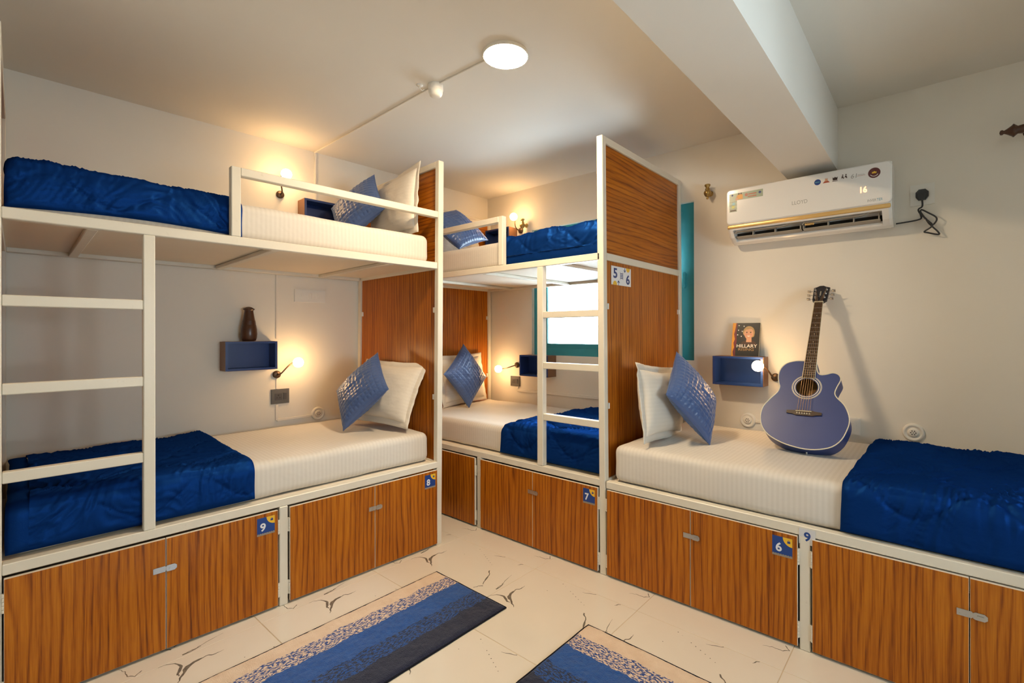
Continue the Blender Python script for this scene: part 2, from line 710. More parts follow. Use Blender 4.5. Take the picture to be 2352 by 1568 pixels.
def disc(cx, cy, r, n=24, a0=0.0, a1=2 * math.pi, centre=False):
    full = abs(a1 - a0 - 2 * math.pi) < 1e-6
    k = n if full else n + 1
    p = [(cx + r * math.cos(a0 + (a1 - a0) * i / n), cy + r * math.sin(a0 + (a1 - a0) * i / n)) for i in range(k)]
    if centre:
        p.append((cx, cy))
    return p


# ------------------------------------------------------------------ the room
def structure(name, mb, mats, frame='R', base=(0, 0, 0)):
    o = bpy.data.objects.new(name, mb.mesh(name, mats if isinstance(mats, (list, tuple)) else [mats], base))
    COL.objects.link(o)
    place(o, frame, base)
    BASE[o] = base
    o['kind'] = 'structure'
    return o


floor = structure('floor', MB().box((-0.45, -5.2, -0.12), (5.7, 0.2, -0.0016)), 'grout')
TX, TY = 0.6507, 0.62
VEINS = [
    ([(-0.015, 0.225), (0.0, 0.251), (0.022, 0.277), (0.063, 0.29), (0.103, 0.269), (0.125, 0.267)], [.002, .003, .005, .011, .009, .003]),
    ([(0.078, 0.44), (0.081, 0.404), (0.066, 0.377), (0.071, 0.347), (0.084, 0.308), (0.129, 0.277), (0.168, 0.25)], [.001, .005, .005, .013, .020, .010, .002]),
    ([(0.464, 0.435), (0.499, 0.397), (0.518, 0.352), (0.544, 0.304)], [.007, .005, .009, .004]),
    ([(0.556, 0.292), (0.538, 0.275), (0.529, 0.247)], [.007, .004, .005]),
    ([(0.596, 0.479), (0.611, 0.408), (0.632, 0.361), (0.634, 0.313)], [.001, .003, .004, .009]),
    ([(0.544, 0.118), (0.578, 0.134), (0.621, 0.133), (0.643, 0.152), (0.621, 0.179)], [.001, .003, .004, .005, .003]),
    ([(0.545, 0.587), (0.552, 0.603), (0.565, 0.615)], [.002, .005, .003]),
    ([(0.352, 0.586), (0.388, 0.601), (0.419, 0.615)], [.001, .004, .004]),
    ([(0.63, 0.329), (0.628, 0.35), (0.627, 0.383)], [.003, .005, .002]),
]


def ribbon(mb, pts, wd, z, mi):
    L, Rr = [], []
    for i, p in enumerate(pts):
        a = V((*pts[max(i - 1, 0)], 0))
        b = V((*pts[min(i + 1, len(pts) - 1)], 0))
        d = (b - a).normalized()
        nrm = V((-d.y, d.x, 0))
        q = V((*p, 0))
        L.append(q + nrm * wd[i] / 2)
        Rr.append(q - nrm * wd[i] / 2)
    vs = [(q.x, q.y, z) for q in L + Rr]
    k = len(pts)
    mb.add(vs, [(i, k + i, k + i + 1, i + 1) for i in range(k - 1)], mi)


def fine(pts, wd, sub=3, seed=0):
    """adds jitter between the traced points so a vein looks broken, not drawn"""
    rg = random.Random(seed)
    P, Wd = [], []
    for i in range(len(pts) - 1):
        for k in range(sub):
            t = k / sub
            P.append((pts[i][0] * (1 - t) + pts[i + 1][0] * t + rg.uniform(-.003, .003) * (k > 0), pts[i][1] * (1 - t) + pts[i + 1][1] * t + rg.uniform(-.003, .003) * (k > 0)))
            Wd.append((wd[i] * (1 - t) + wd[i + 1] * t) * (1 if k == 0 else rg.uniform(.6, 1.25)))
    P.append(pts[-1])
    Wd.append(wd[-1])
    return P, Wd


tmb = MB().box((0.0015, 0.0015, -0.0095), (TX - 0.0015, TY - 0.0015, 0.0), 0, 0.0012)
for i, (pp, ww) in enumerate(VEINS):
    a_, b_ = fine([(min(max(x, 0.003), TX - 0.003), min(max(y, 0.003), TY - 0.003)) for x, y in pp], ww, 3, i)
    ribbon(tmb, a_, b_, 0.00025, 1)
rg = random.Random(5)
for i in range(9):
    tmb.add([(x + .2 + .25 * ((i * 37) % 10) / 10, y + .48 + .12 * ((i * 53) % 10) / 10, 0.00025) for x, y in disc(0, 0, rg.uniform(.0012, .003), 6)], [tuple(range(6))], 1)
tile_mesh = tmb.mesh('tile', ['floor_tile', 'tile_vein'])
for i in range(-1, 7):
    for j in range(-5, 2):
        o = bpy.data.objects.new('tile', tile_mesh)
        COL.objects.link(o)
        o.location = (1.0487 + i * TX, -1.305 + j * TY, 0)
        o.parent = floor

structure('ceiling', MB().box((-0.45, -5.2, H), (5.7, 0.2, H + 0.12)), 'ceiling_paint')
structure('beam', MB().box((2.7465, -5.0, 2.353), (3.018, 0.0, H)), 'beam_paint')
structure('wall_left', MB().box((-0.15, -3.5, -0.01), (0, 0.12, H + 0.02)), 'wall_paint', 'L')
structure('wall_near', MB().box((-0.15, -3.53, -0.01), (1.25, -3.40, H + 0.02)), 'wall_paint', 'L')
structure('wall_return', MB().box((1.13, -5.2, -0.01), (1.25, -3.53, H + 0.02)), 'wall_paint', 'L')
structure('wall_back', MB().box((0.7, -5.15, -0.01), (5.65, -5.0, H + 0.02)), 'wall_paint')


def holed(axis, c0, c1, a0, a1, z0, z1, holes):
    """a wall slab with rectangular window openings"""
    mb = MB()

    def bx(p0, q0, p1, q1):
        if p1 - p0 < 1e-4 or q1 - q0 < 1e-4:
            return
        if axis == 'y':
            mb.box((p0, c0, q0), (p1, c1, q1))
        else:
            mb.box((c0, p0, q0), (c1, p1, q1))
    x = a0
    for (h0, h1, g0, g1) in holes:
        bx(x, z0, h0, z1)
        bx(h0, z0, h1, g0)
        bx(h0, g1, h1, z1)
        x = h1
    bx(x, z0, a1, z1)
    return mb


structure('wall_right', holed('y', 0.0, 0.15, -0.2, 5.65, -0.01, H + 0.02, [(0.585, 2.128, 1.165, 2.33), (4.00, 5.20, 1.165, 2.33)]), 'wall_paint')
structure('wall_end', holed('x', 5.5, 5.65, -5.15, 0.0, -0.01, H + 0.02, [(-3.0, -1.8, 0.90, 1.80)]), 'wall_paint')  # opening made for the added daylight window


def window(name, T, a0, a1, z0, z1, fw_, mull, depth0, depth1):
    """teal window: outer frame, middle post, sash rails, panes; T gives the wall plane, depth runs outward"""
    t = thing(name, None, None, tuple(T[0] + T[1] * a0 + T[2] * z0), 'R', None, 'structure')
    mm = 'teal_paint'

    def b(n, p0, q0, p1, q1, d0, d1, mat=mm, under=None):
        mb = MB().slab(T, rect(p0, q0, p1, q1), -d1, -d0)
        return part(t, n, mb, mat, under)
    b('frame_side', a0, z0, a0 + fw_, z1, depth0, depth1)
    b('frame_side', a1 - fw_, z0, a1, z1, depth0, depth1)
    b('frame_rail', a0 + fw_, z0, a1 - fw_, z0 + fw_ * 0.62, depth0, depth1)
    b('frame_rail', a0 + fw_, z1 - fw_ * 0.62, a1 - fw_, z1, depth0, depth1)
    b('mullion', mull - 0.035, z0 + fw_ * 0.62, mull + 0.035, z1 - fw_ * 0.62, depth0, depth1)
    for (p0, p1) in ((a0 + fw_, mull - 0.035), (mull + 0.035, a1 - fw_)):
        q0, q1 = z0 + fw_ * 0.62, z1 - fw_ * 0.62
        s_ = 0.045
        mb = MB()
        for r_ in (rect(p0, q0, p1, q0 + s_), rect(p0, q1 - s_, p1, q1), rect(p0, q0 + s_, p0 + s_, q1 - s_), rect(p1 - s_, q0 + s_, p1, q1 - s_)):
            mb.slab(T, r_, -depth1 + 0.005, -depth0 - 0.015)
        sash = part(t, 'sash', mb, mm)
        b('pane', p0 + s_, q0 + s_, p1 - s_, q1 - s_, depth0 + 0.025, depth0 + 0.029, 'window_glass', sash)
    return t


w1 = window('window_1', SF((0, 0, 0), 'y'), 0.585, 2.128, 1.165, 2.33, 0.10, 1.356, 0.035, 0.085)
part(w1, 'hinge', MB().box((2.03, 0.018, 1.70), (2.05, 0.036, 1.82), 0, .002).box((2.044, 0.012, 1.71), (2.056, 0.036, 1.73)).box((2.044, 0.012, 1.79), (2.056, 0.036, 1.81)), 'teal_paint')
window('window_2', SF((0, 0, 0), 'y'), 4.00, 5.20, 1.165, 2.33, 0.08, 4.60, 0.035, 0.085)
window('added_daylight_window', (V((5.5, 0, 0)), V((0, -1, 0)), V((0, 0, 1)), V((-1, 0, 0))), 1.8, 3.0, 0.90, 1.80, 0.05, 2.4, 0.035, 0.085)  # unseen window, added to bring daylight onto the left bunk

# ------------------------------------------------------------------ bunk beds
T_ = 0.040
ZL0, ZL1 = 0.4965, 0.5365     # lower rail
ZU0, ZU1 = 1.784, 1.826       # upper rail
ZT = 2.492                    # top of the end frames
ZG = 2.157                    # top of the guard rail
DOOR0, DOOR1 = 0.012, 0.486
FR = 'cream_enamel'


def sticker(T, digit, s_=0.080):
    """blue locker number with a yellow padlock corner and a scalloped grey foot"""
    mb = MB()
    mb.slab(T, rect(0, 0, s_, s_), 0.0, 0.0006, 0)
    r_ = s_ * 0.47
    mb.flat(T, disc(s_, s_, r_, 14, math.pi, 1.5 * math.pi, True), 0.0009, 1)
    mb.text(T, digit, s_ * 0.33, s_ * 0.42, s_ * 0.50, 0.0010, 2, 0.028)
    lx, lz = s_ * 0.83, s_ * 0.80
    mb.flat(T, rect(lx - s_ * .075, lz - s_ * .08, lx + s_ * .075, lz + s_ * .03), 0.0012, 3)
    o_ = disc(lx, lz + s_ * .03, s_ * .060, 10, 0, math.pi)
    i_ = disc(lx, lz + s_ * .03, s_ * .034, 10, 0, math.pi)
    mb.flat(T, o_ + i_[::-1], 0.0012, 3)
    for k in range(8):
        mb.flat(T, disc(s_ * (k + .5) / 8, 0, s_ / 16, 8, 0, math.pi), 0.0009, 4)
    mb.slab(T, rect(0, -s_ * .07, s_, 0), 0.0, 0.0006, 4)
    return mb


STICK = ['sticker_blue', 'sticker_yellow', 'sticker_white', 'sticker_navy', 'sticker_grey']


def latch(T):
    """hasp: a folded steel plate with a slot, on a staple"""
    mb = MB()
    mb.slab(T, [(-.040, -.012), (.0, -.012), (.004, -.007), (.004, .007), (.0, .012), (-.040, .012)], 0.0, 0.0022)
    mb.slab(T, [(.004, -.010), (.010, -.013), (.034, -.013), (.042, -.006), (.042, .006), (.034, .013), (.010, .013), (.004, .010)], 0.0016, 0.0042)
    mb.slab(T, rect(.014, -.0035, .032, .0035), 0.004, 0.0075)
    for a in (-.032, -.014):
        for b in (-.006, .006):
            mb.slab(T, disc(a, b, .0028, 8), 0.002, 0.0032)
    return mb


def hinge(T):
    mb = MB()
    mb.slab(T, rect(-.013, -.035, -.001, .035), 0.0, 0.002)
    mb.slab(T, rect(.001, -.035, .013, .035), 0.0, 0.002)
    for k in range(5):
        o = T[0] + T[2] * (-.035 + .014 * k) + T[3] * 0.004
        mb.lathe([(.0042, 0.0), (.0042, .0125)], o, T[2], 8)
    return mb


def doors(root, kind, front, spans, wood_mat='wood_upright'):
    """spans: (a0, a1, hinge_side, latch_here, digit, digit_a) along the front; kind 'x' or 'y' says which way it faces"""
    out = []
    for (a0, a1, hs, lt, dg, da) in spans:
        T = SF((front, 0, 0), 'x') if kind == 'x' else SF((0, front, 0), 'y')
        mb = MB()
        mb.slab(T, rect(a0, DOOR0, a1, DOOR1), -0.010, 0.0066, 1)       # cream edge lipping
        mb.slab(T, rect(a0 + .0012, DOOR0 + .0012, a1 - .0012, DOOR1 - .0012), 0.0066, 0.008, 0)
        d = part(root, 'door', mb, [wood_mat, 'cream_plywood'])
        ha = a0 - .002 if hs < 0 else a1 + .002
        for hz in (0.085, 0.40):
            Th = (T[0] + T[1] * ha + T[2] * hz + T[3] * 0.0005, T[1], T[2], T[3])
            part(root, 'hinge', hinge(Th), FR, d)
        if lt is not None:
            Tl = (T[0] + T[1] * lt + T[2] * 0.358 + T[3] * 0.008, T[1], T[2], T[3])
            part(root, 'latch', latch(Tl), 'chrome', d, 'steel hasp latch')
        if dg:
            Ts = (T[0] + T[1] * da + T[2] * 0.388 + T[3] * 0.008, T[1], T[2], T[3])
            part(root, 'number_sticker', sticker(Ts, dg), STICK, d, 'blue number %s sticker with yellow padlock corner' % dg)
        out.append(d)
    return out


def end_frame(root, plane, kind, b0, b1, lean0=0.0, lean1=0.0, panel_low=True, side=1):
    """one end of a bunk: front and back post, rails and two wood panels.
    kind 'y': frame lies in x-z at y=plane..plane-T ; kind 'x': lies in y-z at x=plane-T..plane. lean shifts the front post base/top along the thickness"""
    def P(b, z):
        k = lean0 + (lean1 - lean0) * z / ZT
        return (b, plane - T_ / 2 + k, z) if kind == 'y' else (plane - T_ / 2 + k, b, z)
    if kind == 'y':
        bf, bb = b1 - T_ / 2, b0 + T_ / 2        # front is large x
    else:
        bf, bb = b0 + T_ / 2, b1 - T_ / 2        # front is small y
    for b in (bf, bb):
        part(root, 'post', MB().bar(P(b, 0), P(b, ZT), T_, T_, 0, (0, 1, 0)), FR)
    lo_, hi_ = min(bf, bb) + T_ / 2, max(bf, bb) - T_ / 2
    for (z0, z1) in ((ZT - T_, ZT), (ZU0, ZU1), (ZL0, ZL1)):
        zc = (z0 + z1) / 2
        part(root, 'end_rail', MB().bar(P(lo_, zc), P(hi_, zc), T_, z1 - z0), FR)

    def panel(z0, z1, mat):
        mb = MB()
        th = 0.012
        vs = []
        for (b, z) in ((lo_, z0), (hi_, z0), (hi_, z1), (lo_, z1)):
            p = V(P(b, z))
            for s_ in (-1, 1):
                off = V((0, s_ * th / 2, 0)) if kind == 'y' else V((s_ * th / 2, 0, 0))
                vs.append(p + off)
        mb.add(vs, [(0, 2, 4, 6), (1, 7, 5, 3), (0, 1, 3, 2), (2, 3, 5, 4), (4, 5, 7, 6), (6, 7, 1, 0)])
        return part(root, 'panel', mb, mat)
    pu = panel(ZU1, ZT - T_, 'wood_sideways')
    pl = panel(ZL1, ZU0, 'wood_upright')
    for z in (0.95, 1.52):
        for b in (lo_ + .012, hi_ - .012):
            p = V(P(b, z))
            n_ = V((0, -1, 0)) if kind == 'y' else V((side, 0, 0))
            c = p + n_ * 0.010
            part(root, 'panel_clip', MB().box(c - V((.011, .006, .017)), c + V((.011, .006, .017)), 0, .002), 'white_plastic', pl)
    return pu, pl


# ---- left bunk (frame 'L'): lies along the left wall
W = 1.086
Yf, Yn = -1.367, -3.357
lb = thing('bunk_bed', 'cream steel bunk bed along the left wall with lockers 8 and 9', 'bunk bed', (0.55, -2.36, 0), 'L', 'cream bunk beds with teak panels')
end_frame(lb, Yf, 'y', 0.018, W, -0.0175, 0.006)
end_frame(lb, Yn + T_, 'y', 0.018, W)
ya, yb = Yn + T_, Yf - T_
for (z0, z1) in ((ZU0, ZU1), (ZL0, ZL1)):
    for x in (W - T_ / 2, 0.018 + T_ / 2):
        part(lb, 'side_rail', MB().bar((x, ya, (z0 + z1) / 2), (x, yb - 0.006, (z0 + z1) / 2), T_, z1 - z0), FR)
part(lb, 'bed_board', MB().box((0.06, ya, ZU0 + .022), (W - T_, yb, ZU1 - .006)), 'cream_plywood')
part(lb, 'bed_board', MB().box((0.06, ya, ZL0 + .016), (W - T_, yb, ZL1 - .006)), 'cream_plywood')
for y in (-3.07, -2.385, -1.725):
    part(lb, 'cross_bar', MB().bar((0.06, y, ZU0 + .010), (W - T_, y, ZU0 + .010), .036, .022), FR)
xf = W - T_ / 2
ladder = part(lb, 'ladder_post', MB().bar((xf, -2.895, ZL1), (xf, -2.895, ZU0), T_, T_, 0, (0, 1, 0)), FR)
for zt in (1.5085, 1.187, 0.867):
    part(lb, 'rung', MB().bar((xf, ya, zt - .0205), (xf, -2.915, zt - .0205), T_ * .9, .041), FR)
part(lb, 'guard_post', MB().bar((xf, -2.569, ZU1), (xf, -2.569, ZG), T_, T_, 0, (0, 1, 0)), FR)
part(lb, 'guard_rail', MB().bar((xf, -2.549, ZG - .020), (xf, yb + .001, ZG - .020), T_, .040), FR)
part(lb, 'post', MB().bar((xf, -2.3595, 0), (xf, -2.3595, ZL0), .046, T_, 0, (0, 1, 0)), FR)
doors(lb, 'x', W, [(-3.312, -2.842, -1, -2.845, None, 0), (-2.839, -2.388, 1, None, '9', -2.484),
                   (-2.331, -1.863, -1, -1.859, None, 0), (-1.860, -1.424, 1, None, '8', -1.519)])
part(lb, 'locker_floor', MB().box((0.06, ya, 0.004), (W - .03, yb, 0.010)), 'dark_cavity')

# ---- right bunk: in the corner, along the right wall
W2 = -1.109
X1 = 2.056
rb = thing('bunk_bed', 'cream steel bunk bed in the far corner by the window, above locker 7', 'bunk bed', (1.05, -0.56, 0), 'R', 'cream bunk beds with teak panels')
pu, pl = end_frame(rb, X1, 'x', W2, -0.014, 0.0, -0.020)
end_frame(rb, 0.06, 'x', W2, -0.014)
xa, xb = 0.06, X1 - T_
for (z0, z1) in ((ZU0, ZU1 - .001), (ZL0, ZL1 - .001)):
    for y in (W2 + T_ / 2, -0.014 - T_ / 2):
        part(rb, 'side_rail', MB().bar((xa, y, (z0 + z1) / 2), (xb, y, (z0 + z1) / 2), T_, z1 - z0), FR)
part(rb, 'bed_board', MB().box((xa, W2 + T_, ZU0 + .022), (xb - .015, -.056, ZU1 - .006)), 'cream_plywood')
part(rb, 'bed_board', MB().box((xa, W2 + T_, ZL0 + .016), (xb, -.056, ZL1 - .006)), 'cream_plywood')
for x in (0.36, 1.04, 1.70):
    part(rb, 'cross_bar', MB().bar((x, W2 + T_, ZU0 + .010), (x, -.056, ZU0 + .010), .036, .022), FR)
yf_ = W2 + T_ / 2
part(rb, 'ladder_post', MB().bar((1.5785, yf_, ZL1), (1.5785, yf_, ZU0), T_, .046, 0, (1, 0, 0)), FR)
for zt in (1.501, 1.1844, 0.8633):
    part(rb, 'rung', MB().bar((1.602, yf_, zt - .020), (xb - .004, yf_, zt - .020), T_ * .9, .040), FR)
part(rb, 'guard_post', MB().bar((1.237, yf_, ZU1), (1.237, yf_, ZG), T_, T_, 0, (1, 0, 0)), FR)
part(rb, 'guard_rail', MB().bar((xa, yf_, ZG - .020), (1.217, yf_, ZG - .020), T_, .040), FR)
part(rb, 'post', MB().bar((1.026, yf_, 0), (1.026, yf_, ZL0), T_, T_, 0, (1, 0, 0)), FR)
doors(rb, 'y', W2, [(0.075, 0.530, -1, 0.533, None, 0), (0.533, 0.990, 1, None, None, 0),
                    (1.049, 1.522, -1, 1.526, None, 0), (1.525, 2.005, 1, None, '7', 1.908)])
part(rb, 'locker_floor', MB().box((0.06, W2 + .03, 0.004), (xb, -.06, 0.010)), 'dark_cavity')
# the 5 / 6 sign on the end panel
Tsn = (V((2.0292, -1.001, 1.652)), V((0, 1, 0)), V((0, 0, 1)), V((1, 0, 0)))
sg = MB()
sg.slab(Tsn, rect(0, 0, .234, .110), -0.004, 0.0012, 0)
sg.text(Tsn, '5', .044, .069, .060, 0.0016, 1, 0.03, .046)
sg.text(Tsn, '6', .195, .041, .060, 0.0016, 1, 0.03, .046)
sg.flat(Tsn, disc(.040, 0, .024, 14, 0, math.pi), 0.0016, 2)
sg.flat(Tsn, disc(.196, .110, .024, 14, math.pi, 2 * math.pi), 0.0016, 2)
for (cx, b0, sgn) in ((.082, 0.0, 1), (.156, .110, -1)):
    sg.flat(Tsn, [(cx - .003, b0), (cx + .003, b0), (cx + .003, b0 + sgn * .024), (cx - .003, b0 + sgn * .024)][::sgn], 0.0016, 1)
    sg.flat(Tsn, [(cx - .014, b0 + sgn * .016), (cx - .011, b0 + sgn * .012), (cx, b0 + sgn * .022), (cx + .011, b0 + sgn * .012), (cx + .014, b0 + sgn * .016), (cx, b0 + sgn * .030)][::sgn], 0.0016, 1)
for k in range(4):
    sg.flat(Tsn, rect(.104, .042 + .009 * k, .134, .0465 + .009 * k), 0.0016, 1)
sg.flat(Tsn, rect(.102, .036, .105, .080), 0.0016, 1)
sg.flat(Tsn, rect(.133, .036, .136, .080), 0.0016, 1)
part(rb, 'number_sign', sg, ['sticker_white', 'sticker_navy', 'sticker_yellow'], pl, 'white sign with 5 and 6, arrows and a bunk symbol')

# ---- single bed along the right wall
X2 = 4.06
sb = thing('single_bed', 'cream steel single bed under the air conditioner with teak locker 6 below', 'bed', (3.06, -0.56, 0))
for y in (W2 + T_ / 2, -0.014 - T_ / 2):
    part(sb, 'side_rail', MB().bar((X1 + .001, y, .512), (X2 - T_, y, .512), T_, .041), FR)
    part(sb, 'post', MB().bar((X2 - T_ / 2, y, 0), (X2 - T_ / 2, y, .532), T_, T_, 0, (1, 0, 0)), FR)
part(sb, 'end_rail', MB().bar((X2 - T_ / 2, W2 + T_, .512), (X2 - T_ / 2, -.056, .512), T_, .041), FR)
part(sb, 'bed_board', MB().box((X1 + .002, W2 + T_, .508), (X2 - T_, -.056, .524)), 'cream_plywood')
mp = part(sb, 'post', MB().bar((3.0434, yf_, 0), (3.0434, yf_, .4915), .044, T_, 0, (1, 0, 0)), FR)
doors(sb, 'y', W2, [(2.066, 2.543, -1, 2.549, None, 0), (2.546, 3.016, 1, None, '6', 2.917),
                    (3.072, 3.563, -1, 3.570, None, 0), (3.566, 4.015, 1, None, None, 0)])
part(sb, 'locker_floor', MB().box((X1 + .01, W2 + .03, 0.004), (X2 - .04, -.06, 0.010)), 'dark_cavity')
Tn = SF((3.021, W2 - 0.0005, 0.458), 'y')
nb = MB().slab(Tn, rect(0, 0, .062, .066), 0.0, 0.0012, 0)
nb.text(Tn, '9', .032, .034, .040, 0.0016, 1, 0.03)
part(sb, 'number_label', nb, ['label_film', 'sticker_blue'], mp, 'clear plastic label with a blue 9')


# ------------------------------------------------------------------ mattresses, comforters
def N(x, y=0.0, z=0.0):
    return noise.noise(V((x, y, z)))


def rbox(lo, hi, r, step=0.05, wr=0.0, seed=0.0):
    """box with rounded edges as a quad grid, sides slightly uneven like stuffed cloth"""
    mb = MB()
    lo, hi = V(lo), V(hi)
    idx, vs, fs = {}, [], []

    def ticks(k):
        L = hi[k] - lo[k]
        inner = max(1, int((L - 2 * r) / step))
        t = [lo[k] + r * (1 - math.cos(math.pi / 2 * i / 4)) for i in range(4)]
        t += [lo[k] + r + (L - 2 * r) * i / inner for i in range(inner + 1)]
        t += [hi[k] - r * (1 - math.cos(math.pi / 2 * (3 - i) / 4)) for i in range(4)]
        return t
    tk = [ticks(k) for k in range(3)]

    def vid(p, key):
        if key in idx:
            return idx[key]
        q = V([min(max(p[k], lo[k] + r), hi[k] - r) for k in range(3)])
        d = p - q
        if d.length > 1e-9:
            d.normalize()
        out = q + d * r
        if wr:
            a = wr * (N(out.x * 3 + seed, out.y * 3, out.z * 4) + 0.5 * N(out.x * 9, out.y * 9 + seed, out.z * 5) - 0.25)
            out = out + d * a
        idx[key] = len(vs)
        vs.append(out)
        return idx[key]
    for ax in range(3):
        o1, o2 = (ax + 1) % 3, (ax + 2) % 3
        for sd in (0, 1):
            for i in range(len(tk[o1]) - 1):
                for j in range(len(tk[o2]) - 1):
                    q = []
                    for (di, dj) in ((0, 0), (1, 0), (1, 1), (0, 1)):
                        key = [0, 0, 0]
                        key[ax] = 0 if sd == 0 else len(tk[ax]) - 1
                        key[o1], key[o2] = i + di, j + dj
                        p = V([tk[k][key[k]] for k in range(3)])
                        q.append(vid(p, tuple(key)))
                    fs.append(tuple(q if sd else q[::-1]))
    return mb.add(vs, fs, 0, True)


def mattress(lo, hi, frame, axis, label, seed):
    mb = rbox(lo, hi, 0.045, 0.04, 0.006, seed)
    base = ((lo[0] + hi[0]) / 2, (lo[1] + hi[1]) / 2, lo[2])
    return solid('mattress', mb, 'striped_sheet_' + axis, label, 'mattress', base, frame, 'cream striped mattresses')


mattress((0.065, -3.312, .532), (1.022, -1.430, .722), 'L', 'y', 'cream striped mattress on the lower left bunk above locker 8', 1.0)
mattress((0.065, -3.312, 1.822), (1.022, -1.425, 2.008), 'L', 'y', 'cream striped mattress on the upper left bunk behind the long guard rail', 2.3)
mattress((0.068, -1.044, .532), (2.012, -.064, .722), 'R', 'x', 'cream striped mattress on the lower corner bunk beside the window', 3.7)
mattress((0.068, -1.044, 1.822), (1.990, -.064, 2.008), 'R', 'x', 'cream striped mattress on the upper corner bunk behind the short guard rail', 4.1)
mattress((2.078, -1.076, .526), (4.012, -.064, .733), 'R', 'x', 'cream mattress on the single bed that the guitar stands on', 5.9)


def comforter(frame, axis, sg, a0, a1, back, front, ztop, zlow, label, seed, hem_end=0, hem_front=False, skew=0.0, puff=0.022, droop=0.0):
    """quilt draped over a mattress. axis: the bed's long direction; sg: sign of the front direction on the other axis"""
    r = 0.05
    top = abs(front - back) - r
    arc = r * math.pi / 2
    hang = ztop - r - zlow
    S = top + arc + hang

    def base(s):
        if s < top:
            return back + sg * s, ztop, 0.0, 1.0
        if s < top + arc:
            t = (s - top) / r
            return back + sg * (top + r * math.sin(t)), ztop - r + r * math.cos(t), sg * math.sin(t), math.cos(t)
        return front, ztop - r - (s - top - arc), float(sg), 0.0
    Ls, La, A = 0.205, 0.40, 0.055

    def seam(a, s):
        best = 9.0
        k0 = int(s / Ls)
        for k in range(k0 - 1, k0 + 3):
            sk = k * Ls + A * math.sin(2 * math.pi * (a + seed) / La + math.pi * k)
            best = min(best, abs(s - sk))
        return best

    def surf(a, s, hem):
        ea = min(a - a0, a1 - a)
        es = min(s, S - s)
        edge = min(1.0, max(0.0, ea) / 0.03, max(0.0, es) / 0.03)
        edge = math.sqrt(edge) if edge > 0 else 0.0
        if hem:
            off = 0.011 + 0.003 * N(a * 30, s * 12, seed)
        else:
            d = seam(a, s)
            off = puff * (1.0 - math.exp(-(d / 0.050) ** 1.3) * 0.50) + 0.004
            off -= 0.0095 * math.exp(-(d / 0.0075) ** 2)
            th = 1.6 * N(a * 2.1, s * 2.1, seed + 20) + 0.5
            ca, sa = math.cos(th), math.sin(th)
            p_, q_ = a * ca + s * sa, -a * sa + s * ca
            r1_ = 1.0 - abs(N(p_ * 15, q_ * 4.5, seed + 1)) * 2.2
            r2_ = 1.0 - abs(N(p_ * 29, q_ * 9, seed + 2)) * 2.2
            msk = 0.45 + 0.9 * math.exp(-d / 0.05)
            off += msk * (0.0118 * max(0.0, r1_) ** 2 + 0.0048 * max(0.0, r2_) ** 2) - 0.006
            off += 0.011 * N(a * 5, s * 6, seed + 3)
            if s > top + arc * .5:
                off = 0.6 * off + 0.006 * N(a * 13, s * 2.0, seed + 7) + 0.004 * max(0.0, 1.0 - abs(N(a * 16, s * 3, seed + 8)) * 2.5)
                off = min(off, 0.020)
        off = 0.004 + max(off, 0.004) * edge
        b, z, nb, nz = base(s)
        sk = skew * (1 - s / S) if a < (a0 + a1) / 2 else 0.0
        aa = a + sk * max(0.0, 1 - (a - a0) / 0.5) + 0.006 * N(s * 7, seed, 2.0) * (1 if ea < .3 else 0)
        z2 = z + nz * off
        if droop and s > top + arc:
            z2 += droop * max(0.0, (s - top - arc) / hang) * max(0.0, math.sin(math.pi * (a - a0) / (a1 - a0)))
        b2 = b + nb * off
        return (b2, aa, z2) if axis == 'y' else (aa, b2, z2)

    def patch(al, ah, sl, sh, hem):
        na = max(3, int((ah - al) / 0.0068))
        ns = max(3, int((sh - sl) / 0.0068))
        vs = [surf(al + (ah - al) * i / na, sl + (sh - sl) * j / ns, hem) for i in range(na + 1) for j in range(ns + 1)]
        fs = []
        for i in range(na):
            for j in range(ns):
                q = (i * (ns + 1) + j, (i + 1) * (ns + 1) + j, (i + 1) * (ns + 1) + j + 1, i * (ns + 1) + j + 1)
                fs.append(q if (sg > 0) == (axis == 'x') else q[::-1])
        # the quilt has thickness: fold the free border under
        return MB().add(vs, fs, 0, True)
    bb = ((back + front) / 2, (a0 + a1) / 2, ztop) if axis == 'y' else ((a0 + a1) / 2, (back + front) / 2, ztop)
    t = thing('comforter', label, 'comforter', bb, frame, 'navy comforters')
    al, sh = a0, S
    if hem_end:
        al = a0 + hem_end
        part(t, 'hem', patch(a0, al, 0, S, True), 'comforter_navy')
    if hem_front:
        sh = S - 0.055
        part(t, 'hem', patch(al, a1, sh, S, True), 'comforter_navy')
    part(t, 'quilt', patch(al, a1, 0, sh, False), 'comforter_navy')
    return t


comforter('L', 'y', 1, -3.308, -2.470, 0.062, 1.022, .724, .548, 'navy quilted comforter on the lower left bunk behind the ladder rungs', 0.4, 0.062, puff=0.026)
comforter('L', 'y', 1, -3.312, -2.528, 0.062, 1.022, 2.010, 1.836, 'navy quilted comforter on the upper left bunk above the ladder', 1.7, puff=0.024, droop=0.018)
comforter('R', 'x', -1, 1.175, 2.008, -.062, -1.046, .724, .546, 'navy comforter on the lower corner bunk, seen between ladder rungs by the window', 2.9, skew=0.10, puff=0.028)
comforter('R', 'x', -1, 1.165, 1.986, -.062, -1.046, 2.010, 1.832, 'navy comforter on the upper corner bunk beside the tall teak panel', 4.4, hem_front=True, puff=0.026)
comforter('R', 'x', -1, 3.168, 4.010, -.062, -1.078, .736, .540, 'navy comforter on the single bed at the right, right of the guitar', 6.1, skew=0.03, puff=0.028)


